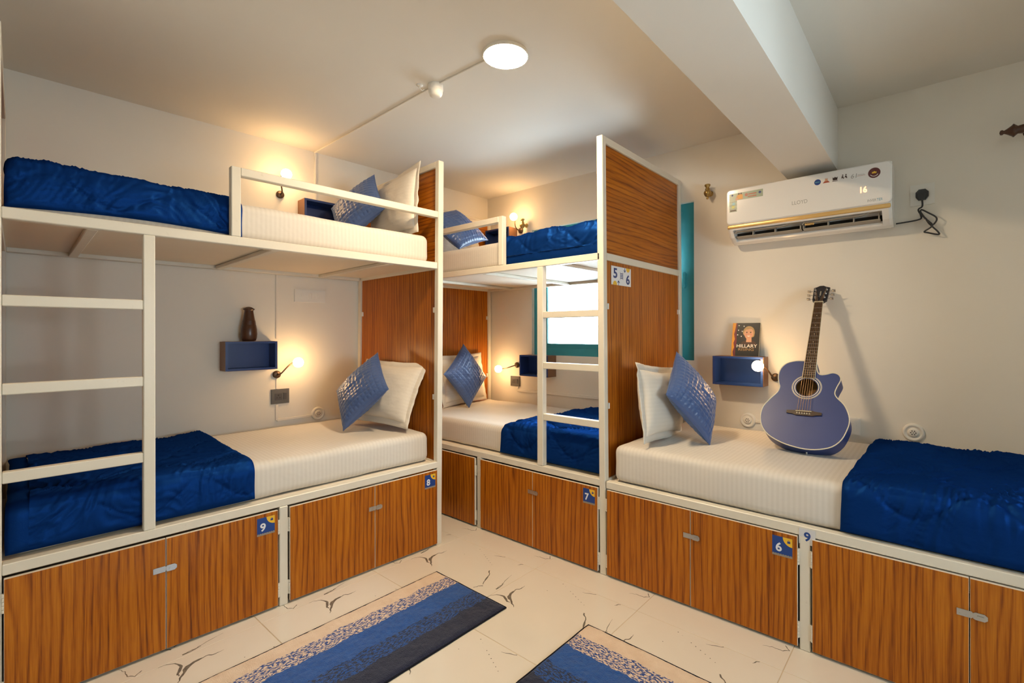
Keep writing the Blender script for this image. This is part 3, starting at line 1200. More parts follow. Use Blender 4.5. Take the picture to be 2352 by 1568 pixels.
# ------------------------------------------------------------------ pillows and cushions
def pose(o, c, yaw_, lean, inpl, frame):
    mtx = Matrix.Rotation(yaw_, 4, 'Z') @ Matrix.Rotation(lean, 4, 'X') @ Matrix.Rotation(inpl, 4, 'Y')
    mtx.translation = V(c)
    if frame == 'L':
        mtx = ROT @ mtx
    o.matrix_world = mtx


def pillow_geo(hx, hz, th, n, quilt, seed, soft=0.42):
    vs, fs = [], []
    for side in (-1, 1):
        b = len(vs)
        for i in range(n + 1):
            for j in range(n + 1):
                u, v = -1 + 2 * i / n, -1 + 2 * j / n
                # finer towards the rim
                u, v = math.sin(u * math.pi / 2), math.sin(v * math.pi / 2)
                px_ = hx * u * (1 - 0.075 * (1 - v * v) * abs(u)) * (1 + .01 * N(v * 3, seed, 1))
                pz_ = hz * v * (1 - 0.075 * (1 - u * u) * abs(v)) * (1 + .01 * N(u * 3, seed, 5))
                h = max(0.0, (1 - u * u) * (1 - v * v)) ** soft * th / 2
                rim = max(0.0, (1 - abs(u)) * (1 - abs(v))) ** .5
                h += 0.010 * N(u * 2.2 + seed, v * 2.2, side) * rim
                h += 0.006 * N(u * 6 + seed, v * 6, side * 3) * rim
                crease = math.exp(-((1 - abs(u)) ** 2 + (1 - abs(v)) ** 2) / 0.25)
                h += 0.006 * crease * N((u - v) * 9 * (1 if u * v > 0 else 0) + (u + v) * 9 * (1 if u * v <= 0 else 0), seed, 7) * rim
                if quilt:
                    q = 0.0
                    for c in (px_, pz_):
                        d = abs((c / quilt + 0.5) % 1.0 - 0.5) * quilt
                        q = max(q, math.exp(-(d / 0.0050) ** 2))
                    h -= 0.0042 * q * min(1, rim * 4)
                vs.append((px_, side * max(h, 0.0015), pz_))
        for i in range(n):
            for j in range(n):
                q = (b + i * (n + 1) + j, b + (i + 1) * (n + 1) + j, b + (i + 1) * (n + 1) + j + 1, b + i * (n + 1) + j + 1)
                fs.append(q if side < 0 else q[::-1])
    return MB().add(vs, fs, 0, True)


def piping(hx, hz, r):
    """corded edge running round the rim"""
    p = []
    m_ = 14
    for k in range(4 * m_):
        e, t = divmod(k, m_)
        t = -1 + 2 * t / m_
        u, v = ((t, -1), (1, t), (-t, 1), (-1, -t))[e]
        p.append((hx * u * (1 - 0.075 * (1 - v * v) * abs(u)), 0, hz * v * (1 - 0.075 * (1 - u * u) * abs(v))))
    p.append(p[0])
    return MB().tube(p, r, 5)


def flange(hx, hz, wd, seed):
    """flat oxford border round a pillowcase, pleated a little"""
    vs, fs = [], []
    m_ = 40
    n = 4 * m_
    for k in range(n):
        e, t = divmod(k, m_)
        t = -1 + 2 * t / m_
        u, v = ((t, -1), (1, t), (-t, 1), (-1, -t))[e]
        x0, z0 = hx * u * (1 - 0.075 * (1 - v * v) * abs(u)), hz * v * (1 - 0.075 * (1 - u * u) * abs(v))
        x1, z1 = (hx + wd) * u * (1 - 0.05 * (1 - v * v) * abs(u)), (hz + wd) * v * (1 - 0.05 * (1 - u * u) * abs(v))
        w_ = 0.007 * N(k * .32, seed) + 0.010 * N(k * .07, seed, 3)
        for (x, y, z) in ((x0 * .97, 0.004, z0 * .97), ((x0 + x1) / 2, 0.003 + w_ * .5, (z0 + z1) / 2), (x1, 0.0015 + w_, z1), (x1, -0.0015 + w_, z1), ((x0 + x1) / 2, -0.003 + w_ * .5, (z0 + z1) / 2), (x0 * .97, -0.004, z0 * .97)):
            vs.append((x, y, z))
    for k in range(n):
        k2 = (k + 1) % n
        for j in range(5):
            fs.append((k * 6 + j, k * 6 + j + 1, k2 * 6 + j + 1, k2 * 6 + j))
    return MB().add(vs, fs, 0, True)


def cushion(c, yaw_, lean, inpl, frame, label, seed, s_=0.40):
    t = thing('cushion', label, 'cushion', (0, 0, 0), 'R', 'blue quilted cushions')
    pose(t, c, yaw_, lean, inpl, frame)
    part(t, 'cover', pillow_geo(s_ / 2, s_ / 2, 0.165, 116, 0.030, seed, 0.47), 'cushion_blue')
    part(t, 'piping', piping(s_ / 2, s_ / 2, .003), 'cushion_blue')


def pillow(c, yaw_, lean, inpl, frame, label, seed, sx=0.56, sz=0.39, th=0.155):
    t = thing('pillow', label, 'pillow', (0, 0, 0), 'R', 'cream pillows with flat borders')
    pose(t, c, yaw_, lean, inpl, frame)
    part(t, 'cover', pillow_geo(sx / 2, sz / 2, th, 40, 0, seed, 0.42), 'pillow_cream')
    part(t, 'border', flange(sx / 2, sz / 2, .035, seed), 'pillow_cream')


cushion((.604, -1.690, .985), 0.073, -.54, .681, 'L', 'blue quilted cushion standing on a corner on the lower left bunk', 1.1, .41)
pillow((.640, -1.530, .965), 0.20, -.43, .02, 'L', 'cream pillow behind the cushion on the lower left bunk', 2.2)
cushion((.490, -1.660, 2.235), 0.242, -.42, .934, 'L', 'blue quilted cushion on the upper left bunk behind the guard rail', 3.3, .41)
pillow((.690, -1.495, 2.225), -.03, -.10, -.086, 'L', 'cream pillow leaning high on the upper left headboard', 4.4, .58, .41)
cushion((.323, -.589, .995), 1.713, -.21, .902, 'R', 'blue quilted cushion on the lower corner bunk by its reading lamp', 5.5, .40)
pillow((.155, -.479, .950), 1.712, -.174, -.012, 'R', 'cream pillow behind the cushion on the lower corner bunk', 6.6)
cushion((.520, -.860, 2.215), 1.404, -.70, 1.119, 'R', 'blue quilted cushion on the upper corner bunk half hidden by the left bunk post', 7.7, .39)
pillow((.175, -.60, 2.225), 1.57, -.17, .0, 'R', 'cream pillow at the wall end of the upper corner bunk', 8.8)
cushion((2.376, -.659, .990), 1.511, -.439, .931, 'R', 'blue quilted cushion on the single bed left of the guitar', 9.9, .41)
pillow((2.205, -.724, .950), 1.656, -.156, .103, 'R', 'cream pillow against the teak panel on the single bed', 11.1, .56, .38, .16)


# ------------------------------------------------------------------ wall shelves
def shelf(T, wd, hg, dp, frame, label):
    """open box shelf, blue inside and on the front edge, brown laminate outside; T origin = lower left corner on the wall"""
    t = thing('wall_shelf', label, 'shelf', tuple(T[0]), frame, 'blue box shelves')
    th = 0.014

    def board(n, a0, b0, a1, b1, out):
        mb = MB()
        mb.slab(T, rect(a0, b0, a1, b1), 0.0, dp, 0)
        # brown laminate skin on the outside
        oa, ob, pa, pb = out
        mb.slab(T, rect(oa, ob, pa, pb), 0.0, dp - .002, 1)
        part(t, n, mb, ['shelf_blue', 'shelf_brown'])
    board('shelf_side', 0, 0, th, hg, (-.002, 0, 0, hg))
    board('shelf_side', wd - th, 0, wd, hg, (wd, 0, wd + .002, hg))
    board('shelf_board', th, 0, wd - th, th, (th, -.0015, wd - th, 0))
    board('shelf_board', th, hg - th, wd - th, hg, (th, hg, wd - th, hg + .0015))
    part(t, 'back_panel', MB().slab(T, rect(th, th, wd - th, hg - th), 0.0, 0.006), 'shelf_blue')
    return t


shelf(SF((0.0, -2.364, 1.124), 'x'), .312, .190, .12, 'L', 'blue box shelf on the left wall carrying the wooden vase')
shelf(SF((0.0, -1.866, 2.150), 'x'), .300, .190, .12, 'L', 'blue box shelf above the upper left mattress behind the cushion')
shelf(SF((0.533, 0.0, .976), 'y'), .333, .190, .12, 'R', 'blue box shelf under the window of the lower corner bunk')
shelf(SF((0.085, 0.0, 2.185), 'y'), .315, .190, .12, 'R', 'blue box shelf above the upper corner mattress')
shelf(SF((2.304, 0.0, 1.017), 'y'), .320, .192, .12, 'R', 'blue box shelf with the book above the single bed')


# ------------------------------------------------------------------ reading lamps
def lamp(T, off, frame, label):
    """wall disc, bent gooseneck, small cup and a glowing bulb at (a, b, out) from the disc centre"""
    o, ux, uz, n = T
    t = thing('reading_lamp', label, 'lamp', tuple(o), frame, 'brown gooseneck reading lamps')
    part(t, 'base', MB().lathe([(.026, 0.0), (.027, .004), (.026, .014), (.020, .018), (.006, .019)], o, n, 24), 'lamp_brown')
    bulb = o + ux * off[0] + uz * off[1] + n * off[2]
    sgn = 1 if off[0] >= 0 else -1
    e = bulb - n * 0.040
    p0 = o + n * .018
    pts = []
    c1 = p0 + n * .09 - uz * .010
    c2 = e - n * .020 - ux * (.05 * sgn)
    for k in range(13):
        s_ = k / 12
        pts.append(p0 * (1 - s_) ** 3 + c1 * 3 * s_ * (1 - s_) ** 2 + c2 * 3 * s_ * s_ * (1 - s_) + e * s_ ** 3)
    part(t, 'gooseneck', MB().tube(pts, .0052, 8), 'lamp_brown')
    part(t, 'head', MB().lathe([(.007, -.004), (.014, 0.0), (.021, .010), (.024, .026), (.0225, .026), (.019, .012), (.004, .006)], e, n, 20), 'lamp_brown')
    part(t, 'bulb', MB().lathe([(.035 * math.sin(math.pi * k / 12), .042 - .035 * math.cos(math.pi * k / 12)) for k in range(13)], e, n, 20), 'bulb_glow')


lamp(SF((0, -2.017, 1.077), 'x'), (.104, .085, .12), 'L', 'lit reading lamp beside the shelf of the lower left bunk')
lamp(SF((0, -1.992, 2.359), 'x'), (.001, .120, .12), 'L', 'lit reading lamp over the upper left bunk')
lamp(SF((.402, 0, 1.062), 'y'), (-.138, -.038, .12), 'R', 'lit reading lamp on the lower corner bunk left of its shelf')
lamp(SF((.452, 0, 2.345), 'y'), (.013, .110, .12), 'R', 'lit reading lamp over the upper corner bunk')
lamp(SF((2.672, 0, 1.075), 'y'), (-.066, .080, .168), 'R', 'lit reading lamp beside the book and the guitar')

# ------------------------------------------------------------------ ceiling fittings
def ceiling_light(x, y, label):
    t = thing('ceiling_light', label, 'light', (x, y, H))
    part(t, 'rim', MB().lathe([(.112, 0.0), (.113, -.012), (.109, -.016), (.106, -.014)], (x, y, H), (0, 0, 1), 40), 'white_plastic')
    part(t, 'diffuser', MB().lathe([(.106, -.012), (.104, -.0165), (.07, -.018), (.0, -.0185)], (x, y, H), (0, 0, 1), 40), 'led_panel')


ceiling_light(1.875, -1.736, 'glowing round ceiling light in the middle of the ceiling')

jb = thing('junction_box', 'small round white junction box on the ceiling conduit', 'junction box', (1.383, -1.772, H))
part(jb, 'body', MB().lathe([(.040, 0.0), (.041, -.004), (.041, -.030), (.037, -.034)], (1.383, -1.772, H), (0, 0, 1), 24), 'white_plastic')
part(jb, 'cap', MB().lathe([(.038, -.032), (.038, -.044), (.032, -.060), (.018, -.066), (.0, -.067)], (1.383, -1.772, H), (0, 0, 1), 24), 'white_plastic')
hk = MB().lathe([(.018, 0), (.018, -.004), (.004, -.006)], (1.318, -1.83, H), (0, 0, 1), 16)
hk.tube([(1.318, -1.83, H - .004), (1.318, -1.83, H - .02), (1.328, -1.82, H - .032), (1.335, -1.812, H - .024)], .003, 6)
solid('ceiling_hook', hk, 'white_plastic', 'small painted ceiling hook beside the junction box', 'hook', (1.318, -1.83, H))


def casing(name, pts, label, frame, wd=.016, th=.009, nrm=(0, 0, 1)):
    """flat plastic cable casing: one strip per straight run, joined by end pieces"""
    mb = MB()
    n_ = V(nrm)
    for a, b in zip(pts[:-1], pts[1:]):
        mb.bar(V(a) + n_ * th / 2, V(b) + n_ * th / 2, wd, th, 0, nrm, .002)
    return solid(name, mb, 'wall_paint', label, 'cable casing', tuple(pts[0]), frame)


casing('cable_casing', [(-.085, -1.741, H), (1.345, -1.772, H)], 'thin painted cable casing from the left wall to the ceiling junction box', 'R', nrm=(0, 0, -1))
casing('cable_casing', [(1.422, -1.771, H), (1.765, -1.762, H)], 'short painted cable casing from the junction box to the ceiling light', 'R', nrm=(0, 0, -1))
casing('cable_casing', [(0, -1.741, H - .001), (0, -1.741, 2.346)], 'upright cable casing high on the left wall below the ceiling', 'L', .014, .009, (1, 0, 0))
casing('cable_casing', [(0, -2.016, 1.783), (0, -2.016, 1.330)], 'upright cable casing on the left wall above the lower shelf', 'L', .012, .007, (1, 0, 0))
casing('cable_casing', [(0, -2.016, 1.048), (0, -2.016, .975)], 'short cable casing between reading lamp and dark socket', 'L', .012, .007, (1, 0, 0))
casing('cable_casing', [(0, -2.016, .862), (0, -2.016, .751), (0, -1.772, .755)], 'bent cable casing from the dark socket to the round wall cover', 'L', .018, .009, (1, 0, 0))
casing('cable_casing', [(.405, 0, .853), (.405, 0, .822), (1.99, 0, .822)], 'long cable casing along the wall of the lower corner bunk', 'R', .026, .010, (0, -1, 0))
casing('cable_casing', [(2.548, 0, .773), (2.70, 0, .775)], 'short cable casing behind the guitar', 'R', .018, .010, (0, -1, 0))


# ------------------------------------------------------------------ sockets, switches, covers
def plate(name, T, wd, hg, frame, label, cat, mats, inner, group=None):
    t = thing(name, label, cat, tuple(T[0]), frame, group)
    mb = MB()
    mb.slab(T, rect(0, 0, wd, hg), 0.0, 0.008)
    mb.slab(T, rect(.004, .004, wd - .004, hg - .004), 0.008, 0.010)
    part(t, 'plate', mb, mats[0])
    for (n, kind, a, b, s_) in inner:
        m_ = MB()
        if kind == 'switch':
            m_.slab(T, rect(a - s_ * .45, b - s_, a + s_ * .45, b + s_), 0.010, 0.013)
            m_.slab(T, rect(a - s_ * .36, b, a + s_ * .36, b + s_ * .92), 0.013, 0.015)
        elif kind == 'round':
            m_.slab(T, disc(a, b, s_, 24), 0.010, 0.013)
            m_.slab(T, disc(a, b, s_ * .55, 6, .4, math.pi * 1.2), 0.013, 0.017)
        else:
            m_.slab(T, rect(a - s_, b - s_, a + s_, b + s_), 0.010, 0.0115)
        part(t, n, m_, mats[1])
        if kind == 'socket':
            h_ = MB()
            h_.slab(T, disc(a, b + s_ * .45, s_ * .17, 10), 0.0115, 0.0119)
            h_.slab(T, disc(a - s_ * .42, b - s_ * .3, s_ * .13, 10), 0.0115, 0.0119)
            h_.slab(T, disc(a + s_ * .42, b - s_ * .3, s_ * .13, 10), 0.0115, 0.0119)
            part(t, 'socket_hole', h_, 'dark_cavity')
    return t


plate('switchboard', SF((0, -1.896, 1.600), 'x'), .226, .092, 'L', 'wide white switchboard on the left wall under the upper bunk', 'switchboard', ('white_plastic', 'white_plastic'),
      [('dimmer', 'round', .060, .046, .024), ('switch', 'switch', .108, .046, .022), ('switch', 'switch', .132, .046, .022), ('switch', 'switch', .172, .046, .022)])
plate('power_socket', SF((0, -2.055, .868), 'x'), .122, .104, 'L', 'dark grey power socket on the left wall below the lamp', 'socket', ('switch_grey', 'grey_plastic'),
      [('socket_face', 'socket', .048, .050, .024), ('switch', 'switch', .092, .052, .024)], 'dark bed sockets')
plate('power_socket', SF((.318, 0, .858), 'y'), .118, .096, 'R', 'dark grey power socket at the lower corner bunk', 'socket', ('switch_grey', 'grey_plastic'),
      [('socket_face', 'socket', .046, .046, .022), ('switch', 'switch', .088, .048, .022)], 'dark bed sockets')
plate('power_socket', SF((3.364, 0, 2.073), 'y'), .104, .116, 'R', 'white wall socket holding the black plug right of the air conditioner', 'socket', ('white_plastic', 'white_plastic'),
      [('socket_face', 'plain', .052, .060, .034)])
plate('light_switch', SF((3.018, 0, .757), 'y'), .112, .102, 'R', 'white switch plate half hidden behind the guitar', 'switch', ('white_plastic', 'white_plastic'),
      [('switch', 'switch', .036, .050, .024), ('switch', 'switch', .076, .050, .024)])


def cover(T, frame, label):
    o, ux, uz, n = T
    t = thing('wall_cover', label, 'wall cover', tuple(o), frame, 'round white wall covers')
    part(t, 'ring', MB().lathe([(.050, 0.0), (.050, .006), (.045, .012), (.036, .012), (.034, .009), (.026, .010)], o, n, 32), 'white_plastic')
    part(t, 'grille', MB().lathe([(.026, .008), (.025, .014), (.018, .016), (.0, .016)], o, n, 24), 'white_plastic')
    h_ = MB()
    for k in range(6):
        h_.slab(T, disc(.011 * math.cos(k * math.pi / 3), .011 * math.sin(k * math.pi / 3), .0034, 8), .016, .0165)
    h_.slab(T, disc(0, 0, .0028, 8), .016, .0165)
    part(t, 'grille_hole', h_, 'grey_plastic')


cover(SF((0, -1.724, .765), 'x'), 'L', 'round white wall cover above the lower left mattress')
cover(SF((2.498, 0, .775), 'y'), 'R', 'round white wall cover between the cushion and the guitar')
cover(SF((3.375, 0, .807), 'y'), 'R', 'round white wall cover above the comforter of the single bed')

# ------------------------------------------------------------------ vase, book
vz = thing('vase', 'slim dark wooden vase with ringed waist on the left wall shelf', 'vase', (.06, -2.210, 1.3158), 'L')
vp = [(.030, 0.0), (.040, .004), (.047, .022), (.050, .048), (.048, .080), (.043, .108), (.0405, .112), (.042, .116), (.0395, .120), (.041, .124), (.0385, .128), (.0395, .132), (.036, .142), (.031, .172), (.027, .198), (.0265, .208)]
part(vz, 'body', MB().lathe(vp, (.06, -2.210, 1.3158), (0, 0, 1), 32), 'dark_wood')
part(vz, 'lip', MB().lathe([(.0265, .206), (.035, .214), (.036, .218), (.030, .219), (.026, .224), (.016, .230), (.0, .232)], (.06, -2.210, 1.3158), (0, 0, 1), 32), 'dark_wood')

bt = math.radians(12)
Tb = (V((2.411, -.074, 1.2105)), V((math.cos(.05), math.sin(.05), 0)), V((0, math.sin(bt), math.cos(bt))).normalized(), V((0, -math.cos(bt), math.sin(bt))))
Tb = (Tb[0], Tb[1], Tb[2], Tb[1].cross(Tb[2]))
bk = thing('book', 'paperback with a smiling portrait on a black cover, leaning on the wall shelf', 'book', tuple(Tb[0]))
BW, BH = .172, .228
part(bk, 'pages', MB().slab(Tb, rect(.001, .001, BW - .001, BH - .001), -.024, -.001), 'book_pages')
cv = MB()
cv.slab(Tb, rect(0, 0, BW, BH), -.001, 0.0, 0)
cv.slab(Tb, rect(0, 0, BW, BH), -.0255, -.0245, 0)
cv.slab(Tb, rect(-.001, 0, 0, BH), -.0255, 0.0, 1)
cv.flat(Tb, [(0, 0), (.026, 0), (.024, .05), (.030, .10), (.026, .16), (.030, BH), (0, BH)], .0004, 2)
cv.flat(Tb, [(0, 0), (.014, 0), (.008, .03), (.016, .06), (.010, .09), (.018, .115), (.011, .15), (.017, .185), (.022, BH), (0, BH)], .0007, 1)
hx_, hz_ = .106, .158
cv.flat(Tb, [(hx_ - .002 + .037 * math.cos(a), hz_ + .004 + (.044 if math.sin(a) > 0 else .030) * math.sin(a)) for a in [2 * math.pi * k / 24 for k in range(24)]], .0004, 3)
cv.flat(Tb, [(hx_ + .020, hz_ + .014), (hx_ + .022, hz_ - .030), (hx_ + .032, hz_ - .022), (hx_ + .036, hz_ + .006)], .0005, 3)
cv.flat(Tb, [(hx_ - .052, hz_ - .082), (hx_ + .052, hz_ - .082), (hx_ + .040, hz_ - .060), (hx_ + .014, hz_ - .046), (hx_ - .014, hz_ - .046), (hx_ - .044, hz_ - .062)], .0003, 5)
cv.flat(Tb, [(hx_ - .016, hz_ - .062), (hx_ + .018, hz_ - .062), (hx_ + .016, hz_ - .02), (hx_ - .014, hz_ - .02)], .0006, 4)
fx = [(hx_ - .002 + .029 * math.cos(a) * (1 - .16 * max(0, -math.sin(a))), hz_ - .004 + .040 * math.sin(a)) for a in [2 * math.pi * k / 24 for k in range(24)]]
cv.flat(Tb, fx, .0008, 4)
cv.flat(Tb, [(hx_ - .030, hz_ + .012), (hx_ - .020, hz_ + .042), (hx_ + .012, hz_ + .044), (hx_ + .030, hz_ + .020), (hx_ + .024, hz_ + .024), (hx_ + .004, hz_ + .028), (hx_ - .016, hz_ + .024)], .0010, 3)
for sx in (-1, 1):
    cv.flat(Tb, disc(hx_ - .002 + sx * .012, hz_ + .004, .0042, 10), .0011, 5)
    cv.flat(Tb, rect(hx_ - .002 + sx * .012 - .006, hz_ + .0095, hx_ - .002 + sx * .012 + .006, hz_ + .0115), .0011, 3)
    cv.flat(Tb, disc(hx_ - .002 + sx * .015, hz_ - .012, .006, 10), .0010, 7)
cv.flat(Tb, [(hx_ - .004, hz_ + .002), (hx_ + .001, hz_ - .010), (hx_ - .007, hz_ - .010)], .0011, 7)
cv.flat(Tb, [(hx_ - .014, hz_ - .018), (hx_ - .002, hz_ - .025), (hx_ + .011, hz_ - .018), (hx_ - .002, hz_ - .0185)], .0011, 6)
for (a, b) in ((.040, .210), (.072, .205), (.038, .178), (.062, .170), (.034, .146), (.058, .136)):
    cv.flat(Tb, [(a + (.0055 if k % 2 == 0 else .0024) * math.sin(k * math.pi / 5), b + (.0055 if k % 2 == 0 else .0024) * math.cos(k * math.pi / 5)) for k in range(10)][::-1], .0005, 6)
cv.text(Tb, 'HILLARY', .096, .070, .022, .0013, 6, .010, .128)
cv.text(Tb, 'RISING', .092, .046, .018, .0013, 3, 0.0, .096)
part(bk, 'cover', cv, ['book_black', 'book_orange', 'book_maroon', 'print_hair', 'print_skin', 'print_dark', 'print_white', 'print_blush'], None, 'black cover with a portrait and white lettering')


# ------------------------------------------------------------------ air conditioner
AX0, AX1 = 2.430, 3.292
ac = thing('air_conditioner', 'white wall air conditioner with gold trim above the single bed', 'air conditioner', ((AX0 + AX1) / 2, 0, 1.965))
outer = [(0, 1.965), (-.06, 1.957), (-.105, 1.966)]
slot = [(-.112, 1.972), (-.100, 2.022), (-.150, 2.052), (-.196, 2.034)]
front_ = [(-.202, 2.040), (-.206, 2.052), (-.206, 2.285), (-.196, 2.300), (-.170, 2.306), (0, 2.306)]


def extr(mb, prof, x0, x1, mi=0):
    mb.rings([[(x0, y, z) for y, z in prof], [(x1, y, z) for y, z in prof]], mi, False)


def shrink(prof, k):
    cy = sum(p[0] for p in prof) / len(prof)
    cz = sum(p[1] for p in prof) / len(prof)
    return [(cy + (y - cy) * k, cz + (z - cz) * k) for y, z in prof]


acb = MB()
sx0, sx1 = 2.462, 3.248
full = outer + [(-.155, 1.992)] + front_
extr(acb, outer + slot + front_, sx0, sx1)
for (xa_, xb_) in ((AX0, sx0), (sx1, AX1)):
    q = [(y * .94, 1.965 + (z - 1.965) * .98 + .003) for y, z in full]
    lft = xa_ == AX0
    r1 = [(xa_ if lft else xb_, y, z) for y, z in q]
    r2 = [(xa_ + .014 if lft else xb_ - .014, y, z) for y, z in full]
    r3 = [(xb_ if lft else xa_, y, z) for y, z in full]
    acb.rings([r1, r2, r3] if lft else [r3, r2, r1], 0, False)
part(ac, 'body', acb, 'ac_white')


def rounded(a0, b0, a1, b1, r, n=6):
    p = []
    for (cx, cy, t0) in ((a1 - r, b1 - r, 0), (a0 + r, b1 - r, .5), (a0 + r, b0 + r, 1), (a1 - r, b0 + r, 1.5)):
        p += [(cx + r * math.cos(math.pi * (t0 + .5 * k / n)), cy + r * math.sin(math.pi * (t0 + .5 * k / n))) for k in range(n + 1)]
    return p


def acpanel():
    T = SF((0, 0, 0), 'y')
    mb = MB()
    rs = []
    for (ins, d) in ((0.0, .196), (0.0, .206), (.0025, .2115), (.008, .214)):
        rs.append([T[0] + T[1] * a + T[2] * b + T[3] * d for a, b in rounded(AX0 - .004 + ins, 2.070 + ins, AX1 + .002 - ins, 2.298 - ins, .026 - ins)])
    return mb.rings(rs, 0, False)


part(ac, 'front_panel', acpanel(), 'ac_white')
part(ac, 'trim', rbox((AX0 + .002, -.212, 2.043), (AX1 - .004, -.196, 2.068), .0075, .3), 'gold_trim')
part(ac, 'outlet', MB().slab((V((0, -.104, 2.0)), V((1, 0, 0)), V((0, 0, 1)), V((0, -1, 0))), rect(sx0 + .002, -.024, sx1 - .002, .040), 0, .003), 'dark_cavity')
for (xa_, xb_) in ((sx0 + .010, 2.850), (2.858, sx1 - .010)):
    fl = MB()
    fl.add([(xa_, -.108, 1.990), (xb_, -.108, 1.990), (xb_, -.150, 2.000), (xa_, -.150, 2.000), (xa_, -.108, 1.986), (xb_, -.108, 1.986), (xb_, -.152, 1.996), (xa_, -.152, 1.996)],
           [(0, 1, 2, 3), (7, 6, 5, 4), (0, 4, 5, 1), (3, 2, 6, 7), (0, 3, 7, 4), (1, 5, 6, 2)])
    part(ac, 'louvre', fl, 'vent_grey')
    up_ = MB()
    k0 = xa_ + .03
    pts_ = [(xa_, 2.020), (xa_ + .012, 2.033), (xa_ + .05, 2.030), (xb_ - .09, 2.030), (xb_ - .05, 2.040), (xb_, 2.042)]
    for (p_, q_) in zip(pts_[:-1], pts_[1:]):
        up_.bar((p_[0], -.172, p_[1] - .006), (q_[0], -.172, q_[1] - .006), .030, .004)
    part(ac, 'louvre', up_, 'vent_grey')
for x in (2.575, 2.705, 2.846, 2.862, 2.99, 3.115, 3.232):
    part(ac, 'vane', MB().box((x - .003, -.158, 1.994), (x + .003, -.120, 2.030), 0, .001), 'vent_grey')
cg = MB()
for k in range(6):
    cg.lathe([(.005, 0), (.008, .004), (.005, .008)], (2.874 + k * .008, -.175, 2.016), (1, 0, 0), 8)
part(ac, 'gear', cg, 'gold_trim')
Ta = SF((0, -.2141, 0), 'y')
part(ac, 'logo', MB().text(Ta, 'LLOYD', 2.853, 2.147, .022, .0004, 0, .0, .082), 'print_grey')
part(ac, 'badge', MB().text(Ta, 'INVER', 3.205, 2.094, .014, .0004, 0, .0, .040).text(Ta, 'TER', 3.240, 2.094, .014, .0004, 1, .0, .026), ['print_grey', 'print_cyan'])
part(ac, 'display', MB().text(Ta, '16', 3.168, 2.160, .034, .0004, 0, .02, .030), 'display_glow', None, 'glowing orange temperature digits')
st = MB()
st.flat(Ta, disc(2.946, 2.246, .017, 24), .0004, 0)
st.flat(Ta, rect(2.934, 2.244, 2.958, 2.248), .0007, 1)
st.flat(Ta, [(2.972, 2.234), (3.008, 2.234), (3.000, 2.244), (2.980, 2.244)], .0004, 2)
st.flat(Ta, [(2.982, 2.244), (2.998, 2.244), (2.995, 2.262), (2.990, 2.256), (2.985, 2.262)], .0004, 3)
st.flat(Ta, [(3.022, 2.240), (3.044, 2.240), (3.046, 2.258), (3.038, 2.254), (3.033, 2.260), (3.028, 2.254), (3.021, 2.258)], .0004, 4)
st.flat(Ta, rect(3.020, 2.234, 3.046, 2.237), .0004, 4)
for dx in (0, .016):
    st.flat(Ta, [(3.062 + dx, 2.240), (3.068 + dx, 2.248), (3.072 + dx, 2.240), (3.076 + dx, 2.242), (3.072 + dx, 2.256), (3.066 + dx, 2.256)], .0004, 4)
    st.flat(Ta, disc(3.070 + dx, 2.261, .0035, 8), .0004, 4)
st.text(Ta, '61', 3.121, 2.245, .024, .0004, 5, 0.0, .026, .15)
st.flat(Ta, rect(3.140, 2.246, 3.172, 2.248), .0004, 5)
st.flat(Ta, rect(3.138, 2.240, 3.176, 2.2415), .0004, 2)
part(ac, 'feature_icons', st, ['sticker_blue', 'print_cyan', 'print_red', 'print_skin', 'print_dark', 'print_grey'])
rs = MB()
rs.flat(Ta, disc(3.216, 2.243, .028, 28), .0004, 0)
rs.flat(Ta, disc(3.216, 2.244, .016, 20), .0006, 0)
rs.flat(Ta, [(3.206, 2.240), (3.226, 2.240), (3.226, 2.250), (3.221, 2.248), (3.216, 2.253), (3.211, 2.248), (3.206, 2.250)], .0008, 1)
rs.flat(Ta, disc(3.216, 2.243, .020, 14, math.pi * 1.15, math.pi * 1.85) + disc(3.216, 2.243, .017, 14, math.pi * 1.15, math.pi * 1.85)[::-1], .0008, 2)
part(ac, 'round_sticker', rs, ['print_maroon', 'sticker_yellow', 'print_white'])
ls = MB()
ls.flat(Ta, [(2.447, 2.150), (2.494, 2.150), (2.494, 2.222), (2.650, 2.222), (2.650, 2.268), (2.447, 2.268)], .0004, 0)
ls.flat(Ta, [(2.492, 2.226), (2.530, 2.226), (2.530, 2.252), (2.520, 2.262), (2.500, 2.258), (2.490, 2.240)], .0007, 4)
ls.flat(Ta, [(2.484, 2.222), (2.500, 2.222), (2.500, 2.240), (2.488, 2.240)], .0008, 5)
ls.flat(Ta, disc(2.506, 2.262, .006, 10), .0008, 2)
ls.flat(Ta, disc(2.520, 2.262, .006, 10), .0008, 2)
ls.flat(Ta, disc(2.552, 2.248, .010, 12), .0007, 3)
ls.flat(Ta, rect(2.564, 2.246, 2.612, 2.253), .0007, 3)
ls.flat(Ta, rect(2.560, 2.231, 2.612, 2.238), .0007, 3)
ls.flat(Ta, disc(2.632, 2.250, .008, 12), .0007, 6)
ls.flat(Ta, disc(2.466, 2.258, .006, 10), .0007, 6)
ls.flat(Ta, disc(2.474, 2.202, .010, 12), .0007, 1)
ls.flat(Ta, disc(2.471, 2.182, .010, 12), .0007, 7)
ls.flat(Ta, rect(2.452, 2.154, 2.489, 2.164), .0007, 2)
for z in (2.170, 2.192, 2.214):
    ls.flat(Ta, rect(2.447, z, 2.494, z + .0012), .0008, 2)
part(ac, 'energy_sticker', ls, ['print_green', 'print_cyan', 'print_dark', 'print_red', 'book_orange', 'print_skin', 'sticker_navy', 'print_lime'], None, 'L-shaped green sticker with small pictures')

